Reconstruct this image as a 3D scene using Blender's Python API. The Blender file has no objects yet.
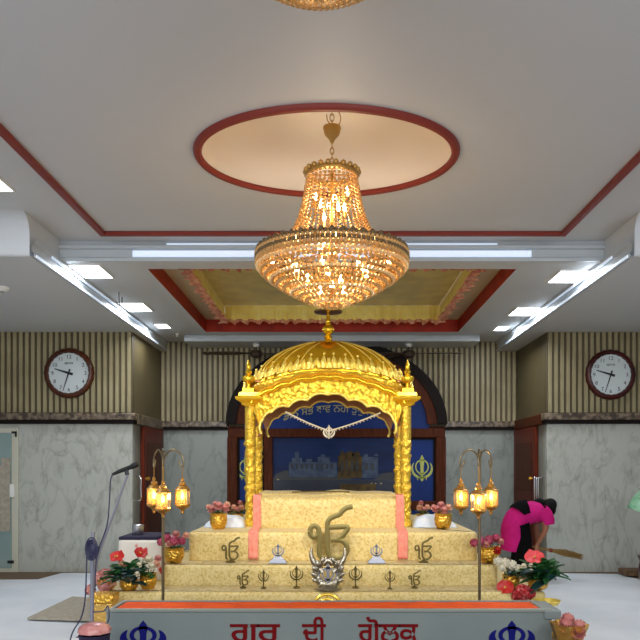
import bpy, math, random
from math import sin, cos, pi, sqrt, atan2
from mathutils import Vector, Matrix, Quaternion
random.seed(7)
SC = bpy.context.scene
COL = SC.collection
F = 750.0; PX0 = 332.0; PY0 = 468.0; EYE = 1.5
def WX(px, Y): return (px - PX0) * Y / F
def WZ(py, Y): return EYE + (PY0 - py) * Y / F
def W(px, py, Y): return Vector((WX(px, Y), Y, WZ(py, Y)))
def s2l(c):
    return tuple(((v/255.0)/12.92 if v/255.0 <= 0.04045 else ((v/255.0+0.055)/1.055)**2.4) for v in c)

# ---------------------------------------------------------------- materials
def mat(name, rgb, rough=0.5, metal=0.0, rgb2=None, scale=8.0, detail=3.0, bump=0.0, bscale=None,
        emit=None, estr=0.0, trans=0.0, coat=0.0, lo=0.35, hi=0.65, tex='noise', spec=0.5, sheen=0.0, stretch=None):
    m = bpy.data.materials.new(name); m.use_nodes = True
    nt = m.node_tree; b = nt.nodes['Principled BSDF']
    c = s2l(rgb)
    b.inputs['Base Color'].default_value = (*c, 1)
    b.inputs['Roughness'].default_value = rough
    b.inputs['Metallic'].default_value = metal
    b.inputs['Specular IOR Level'].default_value = spec
    if trans: b.inputs['Transmission Weight'].default_value = trans
    if coat: b.inputs['Coat Weight'].default_value = coat; b.inputs['Coat Roughness'].default_value = 0.05
    if sheen: b.inputs['Sheen Weight'].default_value = sheen
    if emit: b.inputs['Emission Color'].default_value = (*s2l(emit), 1); b.inputs['Emission Strength'].default_value = estr
    if rgb2 or bump:
        tc = nt.nodes.new('ShaderNodeTexCoord'); src = tc.outputs['Object']
        if stretch:
            mp = nt.nodes.new('ShaderNodeMapping'); mp.inputs['Scale'].default_value = stretch
            nt.links.new(src, mp.inputs['Vector']); src = mp.outputs['Vector']
        def texnode(sc):
            if tex == 'voronoi':
                t = nt.nodes.new('ShaderNodeTexVoronoi'); t.inputs['Scale'].default_value = sc; out = t.outputs['Distance']
            else:
                t = nt.nodes.new('ShaderNodeTexNoise'); t.inputs['Scale'].default_value = sc; t.inputs['Detail'].default_value = detail; out = t.outputs['Fac']
            nt.links.new(src, t.inputs['Vector']); return out
        o = texnode(scale)
        if rgb2:
            r = nt.nodes.new('ShaderNodeValToRGB'); e = r.color_ramp.elements
            e[0].position = lo; e[1].position = hi; e[0].color = (*c, 1); e[1].color = (*s2l(rgb2), 1)
            nt.links.new(o, r.inputs['Fac']); nt.links.new(r.outputs['Color'], b.inputs['Base Color'])
        if bump:
            o2 = texnode(bscale or scale)
            bp = nt.nodes.new('ShaderNodeBump'); bp.inputs['Strength'].default_value = bump; bp.inputs['Distance'].default_value = 0.02
            nt.links.new(o2, bp.inputs['Height']); nt.links.new(bp.outputs['Normal'], b.inputs['Normal'])
    return m

def marble(name, base, vein, vein2):
    m = bpy.data.materials.new(name); m.use_nodes = True
    nt = m.node_tree; b = nt.nodes['Principled BSDF']; b.inputs['Roughness'].default_value = 0.18
    tc = nt.nodes.new('ShaderNodeTexCoord')
    mp = nt.nodes.new('ShaderNodeMapping'); mp.inputs['Scale'].default_value = (2.0, 2.0, 0.9); mp.inputs['Rotation'].default_value = (0, 0.35, 0)
    nt.links.new(tc.outputs['Object'], mp.inputs['Vector'])
    n1 = nt.nodes.new('ShaderNodeTexNoise'); n1.inputs['Scale'].default_value = 1.6; n1.inputs['Detail'].default_value = 7; n1.inputs['Distortion'].default_value = 0.7
    n2 = nt.nodes.new('ShaderNodeTexNoise'); n2.inputs['Scale'].default_value = 3.2; n2.inputs['Detail'].default_value = 9; n2.inputs['Roughness'].default_value = 0.7; n2.inputs['Distortion'].default_value = 0.6
    for n in (n1, n2): nt.links.new(mp.outputs['Vector'], n.inputs['Vector'])
    r1 = nt.nodes.new('ShaderNodeValToRGB'); e = r1.color_ramp.elements
    e[0].position = 0.47; e[0].color = (0, 0, 0, 1); e[1].position = 0.50; e[1].color = (1, 1, 1, 1)
    k = e.new(0.54); k.color = (0, 0, 0, 1)
    r2 = nt.nodes.new('ShaderNodeValToRGB'); e = r2.color_ramp.elements
    e[0].position = 0.50; e[0].color = (0, 0, 0, 1); e[1].position = 0.72; e[1].color = (1, 1, 1, 1)
    nt.links.new(n1.outputs['Fac'], r1.inputs['Fac']); nt.links.new(n2.outputs['Fac'], r2.inputs['Fac'])
    def mix(fac, a, bcol, k):
        mx = nt.nodes.new('ShaderNodeMix'); mx.data_type = 'RGBA'
        mm = nt.nodes.new('ShaderNodeMath'); mm.operation = 'MULTIPLY'; mm.inputs[1].default_value = k
        nt.links.new(fac, mm.inputs[0]); nt.links.new(mm.outputs[0], mx.inputs[0])
        if isinstance(a, tuple): mx.inputs[6].default_value = a
        else: nt.links.new(a, mx.inputs[6])
        mx.inputs[7].default_value = bcol
        return mx.outputs[2]
    o = mix(r2.outputs['Color'], (*s2l(base), 1), (*s2l(vein), 1), 0.85)
    # vein lines only where the cloudy noise is strong
    mul = nt.nodes.new('ShaderNodeMath'); mul.operation = 'MULTIPLY'
    nt.links.new(r1.outputs['Color'], mul.inputs[0]); nt.links.new(n2.outputs['Fac'], mul.inputs[1])
    o = mix(mul.outputs[0], o, (*s2l(vein2), 1), 0.55)
    nt.links.new(o, b.inputs['Base Color'])
    return m

def brocade(name, base, dark, light, sc=26.0):
    m = bpy.data.materials.new(name); m.use_nodes = True
    nt = m.node_tree; b = nt.nodes['Principled BSDF']
    b.inputs['Roughness'].default_value = 0.5; b.inputs['Metallic'].default_value = 0.15; b.inputs['Sheen Weight'].default_value = 0.15
    tc = nt.nodes.new('ShaderNodeTexCoord')
    v = nt.nodes.new('ShaderNodeTexVoronoi'); v.inputs['Scale'].default_value = sc * 0.55
    n = nt.nodes.new('ShaderNodeTexNoise'); n.inputs['Scale'].default_value = sc; n.inputs['Detail'].default_value = 4
    nt.links.new(tc.outputs['Object'], v.inputs['Vector']); nt.links.new(tc.outputs['Object'], n.inputs['Vector'])
    r = nt.nodes.new('ShaderNodeValToRGB'); e = r.color_ramp.elements
    e[0].position = 0.38; e[0].color = (*s2l(dark), 1); e[1].position = 0.5; e[1].color = (*s2l(base), 1)
    k = e.new(0.64); k.color = (*s2l(light), 1)
    mx = nt.nodes.new('ShaderNodeMath'); mx.operation = 'MULTIPLY_ADD'; mx.inputs[1].default_value = 0.35
    nt.links.new(v.outputs['Distance'], mx.inputs[0])
    sb = nt.nodes.new('ShaderNodeMath'); sb.operation = 'SUBTRACT'; sb.inputs[1].default_value = 0.12
    nt.links.new(n.outputs['Fac'], sb.inputs[0]); nt.links.new(sb.outputs[0], mx.inputs[2])
    nt.links.new(mx.outputs[0], r.inputs['Fac']); nt.links.new(r.outputs['Color'], b.inputs['Base Color'])
    bp = nt.nodes.new('ShaderNodeBump'); bp.inputs['Strength'].default_value = 0.35; bp.inputs['Distance'].default_value = 0.01
    nt.links.new(mx.outputs[0], bp.inputs['Height']); nt.links.new(bp.outputs['Normal'], b.inputs['Normal'])
    return m

def gold(name, rgb=(226, 170, 48), rough=0.25, bump=0.0, bscale=30.0, tex='voronoi', metal=0.8):
    return mat(name, rgb, rough, metal, bump=bump, bscale=bscale, scale=bscale, tex=tex)

M = {}
M['ceil'] = mat('ceiling paint', (196, 200, 204), 0.55)
M['ceil_gloss'] = mat('ceiling cove paint', (180, 188, 194), 0.35, coat=0.15)
M['dome_lit_paint'] = mat('dome paint with lamp warmth', (222, 212, 198), 0.5)  # chandelier warmth is put into the dome colour
M['red_trim'] = mat('red moulding paint', (126, 46, 36), 0.5, spec=0.3)
M['red_face'] = mat('red recess paint', (178, 50, 24), 0.5, spec=0.3, rgb2=(150, 36, 18), scale=5)
M['beige_ledge'] = mat('beige ledge paint', (196, 180, 150), 0.6)
M['slat'] = mat('slat cladding', (158, 147, 113), 0.5, rgb2=(138, 127, 94), scale=2.0)
M['slat_gap'] = mat('slat backing', (82, 72, 48), 0.6)
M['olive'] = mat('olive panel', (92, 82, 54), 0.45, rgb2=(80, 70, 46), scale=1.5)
M['marble'] = marble('white veined marble', (182, 185, 177), (146, 147, 138), (108, 104, 92))
M['marble_dark'] = marble('grey marble', (146, 153, 149), (116, 122, 119), (80, 84, 82))
M['granite'] = mat('mottled granite', (60, 46, 36), 0.3, rgb2=(134, 118, 98), scale=14, detail=5, lo=0.42, hi=0.62)
M['black_band'] = mat('black moulding', (22, 14, 11), 0.6, spec=0.15)
M['wood_dark'] = mat('dark stained wood', (94, 42, 14), 0.55, spec=0.15, rgb2=(64, 26, 8), scale=6, stretch=(6, 6, 0.6))
M['wood_red'] = mat('red brown wood', (114, 42, 18), 0.5, spec=0.15, rgb2=(78, 25, 10), scale=5, stretch=(6, 6, 0.5))
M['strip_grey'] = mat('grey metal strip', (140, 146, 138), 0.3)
M['chrome'] = mat('chrome', (220, 220, 222), 0.12, 1.0)
M['steel'] = mat('brushed steel', (190, 190, 192), 0.28, 1.0)
M['floor'] = mat('brown carpet', (122, 100, 78), 0.9, rgb2=(98, 80, 62), scale=60, bump=0.3, bscale=200)
M['sheet'] = mat('white cotton sheet', (220, 226, 234), 0.85, rgb2=(208, 216, 226), scale=1.5, bump=0.5, bscale=1.6)
M['mat_grey'] = mat('grey woven mat', (176, 168, 152), 0.85, rgb2=(158, 150, 136), scale=20)
M['rug'] = mat('brown rug', (120, 92, 66), 0.9, rgb2=(88, 64, 46), scale=18)
M['led'] = mat('led lens', (240, 246, 255), 0.4, emit=(190, 218, 250), estr=0.5)
M['panel_light'] = mat('panel diffuser', (250, 250, 250), 0.4, emit=(238, 246, 255), estr=9.0)
M['white_metal'] = mat('white enamel', (232, 232, 230), 0.35)
M['cloth_gold'] = mat('gold canopy cloth', (222, 202, 104), 0.5, rgb2=(198, 178, 88), scale=3, sheen=0.3)
M['valance'] = mat('gold valance satin', (255, 238, 140), 0.45, rgb2=(244, 220, 116), scale=5, sheen=0.3)
M['pink_ruffle'] = mat('pink ruffle', (238, 186, 146), 0.6, rgb2=(206, 122, 106), scale=16)
M['gold'] = gold('polished gold', (246, 200, 50), 0.26)
M['gold_emb'] = gold('embossed gold', (248, 206, 66), 0.32, bump=0.7, bscale=24, metal=0.7)
M['gold_fine'] = gold('engraved gold', (246, 202, 70), 0.34, bump=0.5, bscale=46, metal=0.72)
M['gold_pale'] = gold('pale bright gold', (255, 228, 112), 0.3, bump=0.3, bscale=50, metal=0.6)
M['gold_antique'] = gold('antique gold', (184, 144, 78), 0.32)
M['brass_pot'] = gold('hammered brass', (226, 176, 70), 0.28, bump=0.6, bscale=40)
M['brocade'] = brocade('gold brocade', (222, 193, 116), (208, 175, 98), (234, 210, 142), 48.0)
M['brocade2'] = brocade('pale gold brocade', (220, 196, 122), (206, 177, 104), (232, 212, 150), 56.0)
M['runner'] = mat('pale runner', (214, 196, 146), 0.4, rgb2=(176, 154, 108), scale=24, coat=0.3)
M['pink_sash'] = mat('pink sash', (240, 132, 112), 0.6, rgb2=(244, 156, 132), scale=30)
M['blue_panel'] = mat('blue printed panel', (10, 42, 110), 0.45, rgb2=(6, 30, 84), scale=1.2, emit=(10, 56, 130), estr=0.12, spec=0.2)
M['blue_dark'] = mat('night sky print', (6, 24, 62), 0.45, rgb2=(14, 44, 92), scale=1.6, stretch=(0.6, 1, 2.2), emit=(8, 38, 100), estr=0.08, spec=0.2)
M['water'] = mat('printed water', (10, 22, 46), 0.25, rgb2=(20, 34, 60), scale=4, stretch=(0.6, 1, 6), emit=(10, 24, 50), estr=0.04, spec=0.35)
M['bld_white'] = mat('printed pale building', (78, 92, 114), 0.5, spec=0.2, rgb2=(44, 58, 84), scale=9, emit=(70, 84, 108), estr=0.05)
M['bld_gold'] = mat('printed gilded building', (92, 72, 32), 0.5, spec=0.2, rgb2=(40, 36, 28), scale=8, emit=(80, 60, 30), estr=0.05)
M['bld_dark'] = mat('printed dark trees', (12, 24, 34), 0.4)
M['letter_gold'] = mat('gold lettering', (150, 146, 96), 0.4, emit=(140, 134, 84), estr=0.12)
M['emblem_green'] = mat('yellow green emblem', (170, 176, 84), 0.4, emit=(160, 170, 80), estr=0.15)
M['box_grey'] = mat('grey powder coated panel', (128, 138, 137), 0.45, rgb2=(120, 131, 131), scale=2)
M['orange'] = mat('orange lining', (224, 84, 14), 0.7, spec=0.2, rgb2=(208, 74, 10), scale=6)
M['text_red'] = mat('dark red lettering', (112, 8, 14), 0.75, spec=0.15)
M['text_blue'] = mat('navy blue paint', (14, 18, 104), 0.7, spec=0.15)
M['black'] = mat('black plastic', (18, 18, 20), 0.4)
M['pole_grey'] = mat('grey blue pole', (150, 152, 166), 0.35, 0.5)
M['cable'] = mat('dark blue cable', (50, 52, 84), 0.5)
M['lamp_pole'] = mat('antique pole metal', (128, 114, 88), 0.3, 0.85)
M['lamp_glass'] = mat('amber lantern glass', (255, 206, 130), 0.1, trans=0.85, emit=(255, 170, 70), estr=0.10)
M['lamp_bulb'] = mat('lantern bulb', (255, 240, 200), 0.3, emit=(255, 214, 130), estr=8.0)
M['crystal'] = mat('amber crystal bead', (226, 178, 112), 0.06, 0.35, trans=0.2)
M['crystal_glow'] = mat('clear crystal bead with glow', (246, 214, 160), 0.05, 0.25, trans=0.3, emit=(255, 200, 120), estr=0.06)  # faint emission imitates bulb light scattered in the beads
M['crystal_dk'] = mat('smoky crystal', (128, 106, 76), 0.07, 0.6)
M['candle'] = mat('candle bulb', (255, 236, 190), 0.3, emit=(255, 222, 150), estr=13.0)
M['clock_face'] = mat('clock face', (208, 218, 220), 0.4)
M['clock_l'] = mat('brown clock frame', (82, 38, 14), 0.3, spec=0.3, rgb2=(58, 26, 10), scale=6, coat=0.15)
M['clock_r'] = mat('maroon clock frame', (72, 18, 16), 0.3, spec=0.3, rgb2=(50, 12, 12), scale=6, coat=0.15)
M['ink'] = mat('black ink', (22, 24, 26), 0.5)
M['glass'] = mat('greenish glass', (150, 172, 168), 0.06, rgb2=(126, 150, 148), scale=0.8, coat=0.5)
M['alu'] = mat('cream aluminium', (196, 194, 178), 0.35)
M['skin'] = mat('skin', (158, 104, 76), 0.5)
M['pink_cloth'] = mat('magenta cotton', (206, 28, 128), 0.8, spec=0.2, rgb2=(186, 20, 108), scale=5, bump=0.3, bscale=9)
M['black_cloth'] = mat('black cotton', (10, 9, 11), 0.9, spec=0.1)
M['hair'] = mat('black hair', (9, 7, 7), 0.6, spec=0.2, stretch=(30, 30, 4), bump=0.5, bscale=20)
M['broom'] = mat('straw broom', (150, 118, 62), 0.8, rgb2=(104, 78, 40), scale=30, stretch=(1, 10, 10))
M['green'] = mat('green leaf', (52, 112, 54), 0.45, rgb2=(30, 78, 38), scale=12)
M['green_dk'] = mat('dark teal leaf', (26, 66, 62), 0.4, rgb2=(18, 46, 48), scale=10)
M['green_olive'] = mat('olive leaf', (104, 116, 66), 0.5)
M['mint'] = mat('mottled mint leaf', (122, 186, 140), 0.5, rgb2=(176, 214, 186), scale=14)
M['fl_pink'] = mat('dusty pink petal', (222, 160, 150), 0.6, rgb2=(196, 122, 118), scale=14)
M['fl_mag'] = mat('magenta petal', (168, 40, 76), 0.6, rgb2=(206, 96, 124), scale=16)
M['fl_red'] = mat('red petal', (206, 40, 34), 0.4, rgb2=(180, 26, 26), scale=8)
M['fl_coral'] = mat('coral petal', (238, 88, 92), 0.4, rgb2=(226, 64, 72), scale=8)
M['fl_white'] = mat('cream petal', (232, 226, 204), 0.6)
M['fl_peach'] = mat('peach petal', (232, 178, 150), 0.6)
M['spadix'] = mat('yellow spadix', (236, 196, 96), 0.5)
M['red_net'] = mat('red netting', (178, 32, 42), 0.7, rgb2=(220, 120, 120), scale=40, lo=0.5, hi=0.62)
M['table_cloth'] = mat('white floral cloth', (238, 232, 222), 0.8, rgb2=(206, 60, 60), scale=5.5, detail=1, lo=0.60, hi=0.64)
M['navy'] = mat('navy velvet', (34, 28, 62), 0.8)
M['pale_blue'] = mat('pale blue cloth', (206, 220, 238), 0.75, rgb2=(228, 234, 242), scale=6, bump=0.4, bscale=7)
M['silver'] = mat('silver', (150, 153, 166), 0.42, 0.7)
M['bronze'] = mat('dark bronze', (120, 104, 58), 0.35, 0.7)
M['olive_gold'] = mat('olive gold', (132, 118, 66), 0.38, 0.55)
M['pewter'] = mat('antique silver', (176, 168, 150), 0.28, 0.95, bump=0.3, bscale=50)
M['yellow_gold'] = mat('yellow gold', (244, 204, 78), 0.25, 0.7, emit=(244, 190, 60), estr=0.1)
M['garland'] = mat('pale pearl', (220, 206, 178), 0.4)
M['fan'] = mat('dark brown fan', (64, 52, 38), 0.4, 0.3)
M['pink_wrap'] = mat('pink wrap', (214, 150, 142), 0.35, rgb2=(190, 112, 110), scale=10, coat=0.3)
M['foil'] = mat('gold foil', (222, 178, 96), 0.25, 0.8, bump=0.8, bscale=20)

# ---------------------------------------------------------------- mesh builder
class MB:
    def __init__(s): s.v = []; s.f = []; s.mi = []; s.cur = 0
    def add(s, verts, faces):
        o = len(s.v); s.v += [tuple(p) for p in verts]; s.f += [tuple(i + o for i in f) for f in faces]; s.mi += [s.cur] * len(faces)
        return s
    def box(s, x0, x1, y0, y1, z0, z1):
        v = [(x, y, z) for z in (z0, z1) for y in (y0, y1) for x in (x0, x1)]
        return s.add(v, [(0, 2, 3, 1), (4, 5, 7, 6), (0, 1, 5, 4), (2, 6, 7, 3), (0, 4, 6, 2), (1, 3, 7, 5)])
    def quad(s, a, b, c, d): return s.add([a, b, c, d], [(0, 1, 2, 3)])
    def grid(s, P, nu, nv, closeu=False):
        v = [P(i, j) for j in range(nv) for i in range(nu)]
        f = []
        for j in range(nv - 1):
            for i in range(nu if closeu else nu - 1):
                a = j * nu + i; b = j * nu + (i + 1) % nu
                f.append((a, b, b + nu, a + nu))
        return s.add(v, f)
    def lathe(s, prof, c=(0, 0, 0), n=24, axis=None, fn=None, caps=True):
        c = Vector(c)
        q = Vector((0, 0, 1)).rotation_difference(Vector(axis)) if axis is not None else None
        v = []
        for (r, z) in prof:
            for i in range(n):
                a = 2 * pi * i / n
                rr = r * (fn(a, z) if fn else 1)
                p = Vector((rr * cos(a), rr * sin(a), z))
                if q: p = q @ p
                v.append(p + c)
        f = []
        for j in range(len(prof) - 1):
            for i in range(n):
                a = j * n + i; b = j * n + (i + 1) % n
                f.append((a, b, b + n, a + n))
        if caps and prof[0][0] > 1e-5: f.append(tuple(range(n - 1, -1, -1)))
        if caps and prof[-1][0] > 1e-5: f.append(tuple((len(prof) - 1) * n + i for i in range(n)))
        return s.add(v, f)
    def tube(s, pts, r, n=8, caps=True, flat=None):
        pts = [Vector(p) for p in pts]; m = len(pts)
        rr = r if isinstance(r, (list, tuple)) else [r] * m
        ref = None; v = []
        for i, p in enumerate(pts):
            d = (pts[min(i + 1, m - 1)] - pts[max(i - 1, 0)]).normalized()
            if ref is None:
                ref = Vector((0, 1, 0)) if abs(d.y) < 0.9 else Vector((1, 0, 0))
            u = (ref - d * ref.dot(d)).normalized(); ref = u; w = d.cross(u)
            for k in range(n):
                a = 2 * pi * k / n
                off = u * cos(a) * (flat if flat else rr[i]) + w * sin(a) * rr[i]
                v.append(p + off)
        f = []
        for j in range(m - 1):
            for k in range(n):
                a = j * n + k; b = j * n + (k + 1) % n
                f.append((a, a + n, b + n, b))
        if caps:
            f.append(tuple(range(n))); f.append(tuple((m - 1) * n + k for k in range(n - 1, -1, -1)))
        return s.add(v, f)
    def ell(s, c, rx, ry=None, rz=None, n=14, m=8, q=None):
        ry = rx if ry is None else ry; rz = rx if rz is None else rz
        c = Vector(c); v = []
        for j in range(m + 1):
            t = pi * j / m
            for i in range(n):
                a = 2 * pi * i / n
                p = Vector((rx * sin(t) * cos(a), ry * sin(t) * sin(a), -rz * cos(t)))
                if q: p = q @ p
                v.append(p + c)
        f = []
        for j in range(m):
            for i in range(n):
                a = j * n + i; b = j * n + (i + 1) % n
                if j == 0: f.append((a, b + n, a + n))
                elif j == m - 1: f.append((a, b, a + n))
                else: f.append((a, b, b + n, a + n))
        return s.add(v, f)
    def ico(s, c, r, rz=None):
        rz = rz or r
        t = (1 + 5 ** 0.5) / 2; k = 1 / sqrt(1 + t * t)
        V = [(-1, t, 0), (1, t, 0), (-1, -t, 0), (1, -t, 0), (0, -1, t), (0, 1, t), (0, -1, -t), (0, 1, -t), (t, 0, -1), (t, 0, 1), (-t, 0, -1), (-t, 0, 1)]
        Fc = [(0, 11, 5), (0, 5, 1), (0, 1, 7), (0, 7, 10), (0, 10, 11), (1, 5, 9), (5, 11, 4), (11, 10, 2), (10, 7, 6), (7, 1, 8), (3, 9, 4), (3, 4, 2), (3, 2, 6), (3, 6, 8), (3, 8, 9), (4, 9, 5), (2, 4, 11), (6, 2, 10), (8, 6, 7), (9, 8, 1)]
        return s.add([(c[0] + a * k * r, c[1] + b * k * r, c[2] + d * k * rz) for a, b, d in V], Fc)
    def prism(s, poly, T, depth):
        """poly 2D list -> T(u,v,w) with w 0..depth ; n-gon caps"""
        n = len(poly)
        v = [T(u, w, 0.0) for u, w in poly] + [T(u, w, depth) for u, w in poly]
        f = [tuple(range(n)), tuple(range(2 * n - 1, n - 1, -1))] + [(i, i + n, (i + 1) % n + n, (i + 1) % n) for i in range(n)]
        return s.add(v, f)
    def build(s, name, m, parent=None, smooth=True, ang=0.7, bevel=0.0, origin=None):
        me = bpy.data.meshes.new(name)
        off = Vector((0, 0, 0))
        if parent is not None:
            p = parent
            while p is not None: off += p.location; p = p.parent
        elif origin is not None: off = Vector(origin)
        vv = [(x - off.x, y - off.y, z - off.z) for x, y, z in s.v]
        me.from_pydata(vv, [], s.f); 
        ms = m if isinstance(m, (list, tuple)) else [m]
        for k in ms: me.materials.append(M[k] if isinstance(k, str) else k)
        if len(ms) > 1: me.polygons.foreach_set('material_index', s.mi)
        me.validate(); me.update()
        if smooth:
            me.polygons.foreach_set('use_smooth', [True] * len(me.polygons))
            me.set_sharp_from_angle(angle=ang)
        o = bpy.data.objects.new(name, me); COL.objects.link(o)
        if parent is not None: o.parent = parent
        elif origin is not None: o.location = origin
        if bevel:
            b = o.modifiers.new('Bevel', 'BEVEL'); b.width = bevel; b.segments = 2; b.limit_method = 'ANGLE'; b.angle_limit = 0.6
        return o

def tag(o, label, cat, group=None, kind=None):
    o['label'] = label; o['category'] = cat
    if group: o['group'] = group
    if kind: o['kind'] = kind
    return o
def thing(name, loc, label, cat, group=None):
    o = bpy.data.objects.new(name, None); COL.objects.link(o); o.location = loc; o.empty_display_size = 0.1
    return tag(o, label, cat, group)
def struct(o):
    o['kind'] = 'structure'; return o
def dup(root, loc, label=None, rotz=None, group=None):
    r = root.copy(); COL.objects.link(r); r.location = loc
    if rotz is not None: r.rotation_euler = (0, 0, rotz)
    if label: r['label'] = label
    if group: r['group'] = group
    for ch in list(root.children):
        c = ch.copy(); COL.objects.link(c); c.parent = r
        for g in list(ch.children):
            d = g.copy(); COL.objects.link(d); d.parent = c
    return r
def smooth_pts(pts, k=6, closed=False):
    P = [Vector(p) for p in pts]; n = len(P); out = []
    rng = range(n if closed else n - 1)
    for i in rng:
        g = (lambda j: P[j % n]) if closed else (lambda j: P[max(0, min(n - 1, j))])
        p0, p1, p2, p3 = g(i - 1), g(i), g(i + 1), g(i + 2)
        for t in range(k):
            t /= k
            out.append(0.5 * ((2 * p1) + (p2 - p0) * t + (2 * p0 - 5 * p1 + 4 * p2 - p3) * t * t + (3 * p1 - p0 - 3 * p2 + p3) * t ** 3))
    if not closed: out.append(P[-1])
    return out

def text_mb(body, size, T, extrude=0.004, align='CENTER', xscale=1.0, bold=0.0):
    """text mesh; T maps local (u, v, w) -> world"""
    cu = bpy.data.curves.new('t', 'FONT'); cu.body = body; cu.size = size; cu.extrude = extrude; cu.align_x = align; cu.offset = bold
    cu.resolution_u = 4
    o = bpy.data.objects.new('t', cu); COL.objects.link(o)
    dg = bpy.context.evaluated_depsgraph_get(); dg.update()
    me = bpy.data.meshes.new_from_object(o.evaluated_get(dg))
    mb = MB(); mb.add([T(v.co.x * xscale, v.co.y, v.co.z) for v in me.vertices], [tuple(p.vertices) for p in me.polygons])
    bpy.data.objects.remove(o); bpy.data.curves.remove(cu); bpy.data.meshes.remove(me)
    return mb

# ---- emblem shapes ----------------------------------------------------------
def khanda(mb, c, h, th=0.01, heavy=1.0):
    """vertical emblem in the X-Z plane centred at c, total height h, facing -Y"""
    c = Vector(c); s = h / 2.0
    T = lambda u, v, w: Vector((c.x + u * s, c.y + w, c.z + v * s))
    # double-edged sword
    bl = [(0, 1.0), (0.13, 0.74), (0.17, 0.52), (0.12, 0.2), (0.11, -0.3), (0.22, -0.36), (0.22, -0.44), (0.07, -0.48), (0.07, -0.74), (0.12, -0.82), (0.0, -0.95)]
    poly = bl + [(-x, y) for x, y in reversed(bl[1:-1])]
    mb.prism(poly, T, th)
    # ring
    R1, R0, n = 0.50, 0.50 - 0.11 * heavy, 36; cy = 0.12
    v = []
    for w in (0, th):
        for R in (R0, R1):
            for i in range(n):
                a = 2 * pi * i / n; v.append(T(R * cos(a), cy + R * sin(a) * 1.08, w))
    f = []
    for i in range(n):
        j = (i + 1) % n
        f += [(i, j, n + j, n + i), (2 * n + i, 3 * n + i, 3 * n + j, 2 * n + j), (n + i, n + j, 3 * n + j, 3 * n + i), (i, 2 * n + i, 2 * n + j, j)]
    mb.add(v, f)
    # two single-edged curved swords
    for sgn in (1, -1):
        inner, outer = [], []
        N = 16
        for k in range(N + 1):
            t = k / N
            a = -pi * 0.62 + t * (pi * 0.62 + 0.62)      # from below round to upper outside
            wd = (0.03 + 0.19 * sin(pi * min(1, t * 0.92 + 0.08)) ** 0.8) * heavy
            R = 0.70
            cx, cz = cos(a) * R * 1.02, 0.02 + sin(a) * R * 0.98
            outer.append((sgn * (cx + cos(a) * wd * 0.55), cz + sin(a) * wd * 0.55))
            inner.append((sgn * (cx - cos(a) * wd * 0.45), cz - sin(a) * wd * 0.45))
        hilt = [(sgn * -0.30, -0.86), (sgn * -0.36, -0.78)]
        mb.prism(outer + inner[::-1], T, th)
        mb.prism([outer[0], inner[0], hilt[1], hilt[0]], T, th)
    return mb

IK1 = [(55, 190), (62, 215), (82, 222), (100, 205), (103, 182), (92, 165), (75, 162), (60, 172), (55, 190)]
IK1S = [(103, 182), (108, 215), (108, 260), (106, 300), (112, 328), (132, 338)]
IK2 = [(152, 140), (150, 200), (150, 260), (152, 300), (165, 328), (195, 340), (228, 336), (252, 315), (260, 285), (250, 258), (228, 242), (200, 238), (170, 238)]
IK3 = [(158, 170), (200, 168), (262, 168), (250, 195), (228, 220), (200, 238)]
IK4 = [(150, 145), (165, 122), (190, 108), (218, 98), (236, 76), (262, 60), (290, 56)]
def ikonkar(mb, c, h, th, y=None):
    """c = bottom centre; total height h"""
    sc = h / (340 - 50.0)
    for st in (IK1, IK1S, IK2, IK3, IK4):
        pts = smooth_pts([Vector((c[0] + (x - 165) * sc, c[1], c[2] + (340 - z) * sc)) for x, z in st], 5)
        mb.tube(pts, th, 6, flat=th * 0.55)
    return mb
# ================================================================ ROOM
YW, YB = 10.82, 12.6
ZH1 = EYE + 1.961; ZH2 = EYE + 2.12; ZH3 = EYE + 2.336
XL, XR = -2.88, 3.10
YC = 7.72          # far edge of the raised main ceiling
XS = 2.80          # side step of the ceiling
YS = 6.94          # front of the lower side ceilings

mb = MB(); mb.box(-6.2, 6.4, -2.0, 13.0, -0.1, 0.0)
struct(mb.build('floor', 'floor', smooth=False))

def plate_holes(mb, x0, x1, ys, holes, z, n=96):
    """flat ceiling; holes: list of (cx, cy, rx, ry, ya, yb, xa, xb) each inside a rectangular patch"""
    for (ya, yb) in ys: mb.quad((x0, ya, z), (x0, yb, z), (x1, yb, z), (x1, ya, z))
    for (cx, cy, rx, ry, xa, xb, ya, yb) in holes:
        v = []; 
        for i in range(n):
            a = 2 * pi * i / n; c, s_ = cos(a), sin(a)
            v.append((cx + rx * c, cy + ry * s_, z))
        for i in range(n):
            a = 2 * pi * i / n; c, s_ = cos(a), sin(a)
            k = min(((xb - cx) / c if c > 1e-6 else (xa - cx) / c if c < -1e-6 else 1e9), ((yb - cy) / s_ if s_ > 1e-6 else (ya - cy) / s_ if s_ < -1e-6 else 1e9))
            v.append((cx + c * k, cy + s_ * k, z))
        f = [(i, (i + 1) % n, n + (i + 1) % n, n + i) for i in range(n)]
        # patch corners
        o = len(v); cor = [(xb, yb), (xa, yb), (xa, ya), (xb, ya)]
        v += [(x, y, z) for x, y in cor]
        for q, (x, y) in enumerate(cor):
            ang = atan2(y - cy, x - cx) % (2 * pi)
            i = int(ang / (2 * pi) * n)
            f.append((n + i % n, n + (i + 1) % n, o + q))
        mb.add(v, f)
        mb.quad((x0, ya, z), (x0, yb, z), (xa, yb, z), (xa, ya, z)); mb.quad((xb, ya, z), (xb, yb, z), (x1, yb, z), (x1, ya, z))

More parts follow.
